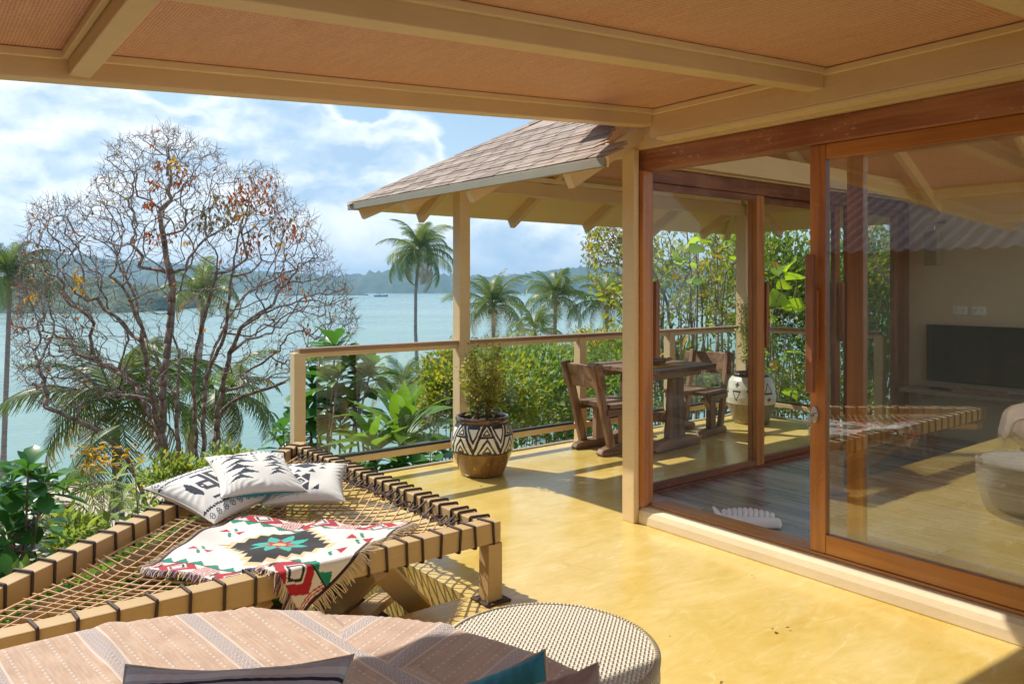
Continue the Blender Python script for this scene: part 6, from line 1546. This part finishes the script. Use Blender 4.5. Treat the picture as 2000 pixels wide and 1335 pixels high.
# ---- unseen white wall added behind the room to bounce sunlight in
gw = MB().box(3.9, 8.6, -2.75, -2.5, -.3, 3.3); o = gw.build('bounce_wall', paint('white_bounce_paint', (.84, .82, .76), .8, .06), None, False, .01); tag(o, 'unseen white wall added beyond the glass room to bounce sunlight in', 'wall')
# ---- a few dry leaves on the floor
fm = blade(1, .5, 4, .9, .3, .05, 0, 'lance', M['lf_palm_dry'], 'fallen_leaf')
for (x, y, s, w) in ((2.41, 2.62, .028, 'between the bed leg and the kerb'), (2.92, 1.93, .040, 'in mid floor, the larger of a pair'), (2.97, 1.90, .026, 'in mid floor, the smaller of a pair'), (2.36, 1.78, .030, 'just right of the rattan stool'), (3.38, 2.35, .022, 'close to the cream kerb'), (2.75, 3.9, .025, 'beside the net bed side beam'), (3.3, 4.6, .03, 'in front of the painted pot')):
    o = inst('fallen_leaf', fm, None, aim(Vector((x, y, .004 + s * .2)), (math.cos(x * 40), math.sin(x * 40), .15), .3, s * .7)); tag(o, 'tiny dry brown leaf on the yellow floor ' + w, 'leaf', 'dry leaves on the floor')
# ---- on the beach
ub = thing('beach_parasol', 'yellow beach parasol standing low on the pale sand below', 'parasol', base_at(96, 1062, 36)); uc = Vector(ub.location); uc.z = gz(uc)
n_ = 12; cv = MB(); R_u, Hu = .95, 1.35
rings = [(0.02, Hu), (R_u * .4, Hu - .10), (R_u * .75, Hu - .27), (R_u, Hu - .46)]
cv.lathe(rings, n_, uc); cv.build('canopy', plain('yellow_parasol_cloth', (.72, .42, .02), .8), ub); MB().tube([uc, uc + Vector((0, 0, Hu + .08))], .02, 6).build('pole', M['steel'], ub)
gs_ = [random.Random(9)]
# ---- a neighbouring bungalow with a corrugated roof, out of view to the left: the door glass mirrors it
M['dim_wall'] = paint('dim_wall_paint', (.20, .14, .09), .7, .08)  # dark brown stands for a shaded veranda and dims its mirror image
nb = thing('neighbour_bungalow', 'neighbouring dark walled bungalow with a corrugated metal roof, mirrored in the door glass', 'bungalow', (-9.5, 3.0, -1.5))
MB().box(-17.5, -8.2, -3.0, 20.0, -3.4, 2.42).build('wall', M['dim_wall'], nb)
cr_ = MB(); xs = [-13.8, -7.3]; ny_ = 320; vv = []
for j in range(ny_ + 1):
    y = -3.6 + j * 24. / ny_; z = .035 * math.cos(j * math.pi / 2 * 1.0)
    vv += [(-18, y, 6.9 + z), (-7.3, y, 2.13 + z)]
cr_.add(vv, [(2 * j, 2 * j + 1, 2 * j + 3, 2 * j + 2) for j in range(ny_)]); cr_.build('roof', plain('zinc_roof_sheet', (.035, .035, .05), .75, 0, .1), nb, True)

# ---- sea air: everything beyond the slope pales into it
hz = MB(); q = [FW * d + RT * s for d, s in ((-120, -4300), (-120, 4300), (4300, 4300), (4300, -4300))]
hz.hexa([(v.x, v.y, -14.2) for v in q] + [(v.x, v.y, 90.) for v in q])
hm, ht, hb_ = new_mat('sea_haze'); ht.t.nodes.remove(hb_); pv = ht.n('VolumePrincipled'); pv.inputs['Color'].default_value = (.42, .70, 1, 1); pv.inputs['Density'].default_value = 0.00036; pv.inputs['Anisotropy'].default_value = .2
hm.node_tree.links.new(pv.outputs[0], hm.node_tree.nodes['Material Output'].inputs['Volume'])
o = hz.build('haze', hm); tag(o, 'thin bluish sea haze', kind='stuff')
for o in list(bpy.data.objects):
    if o.get('_local'): del o['_local']
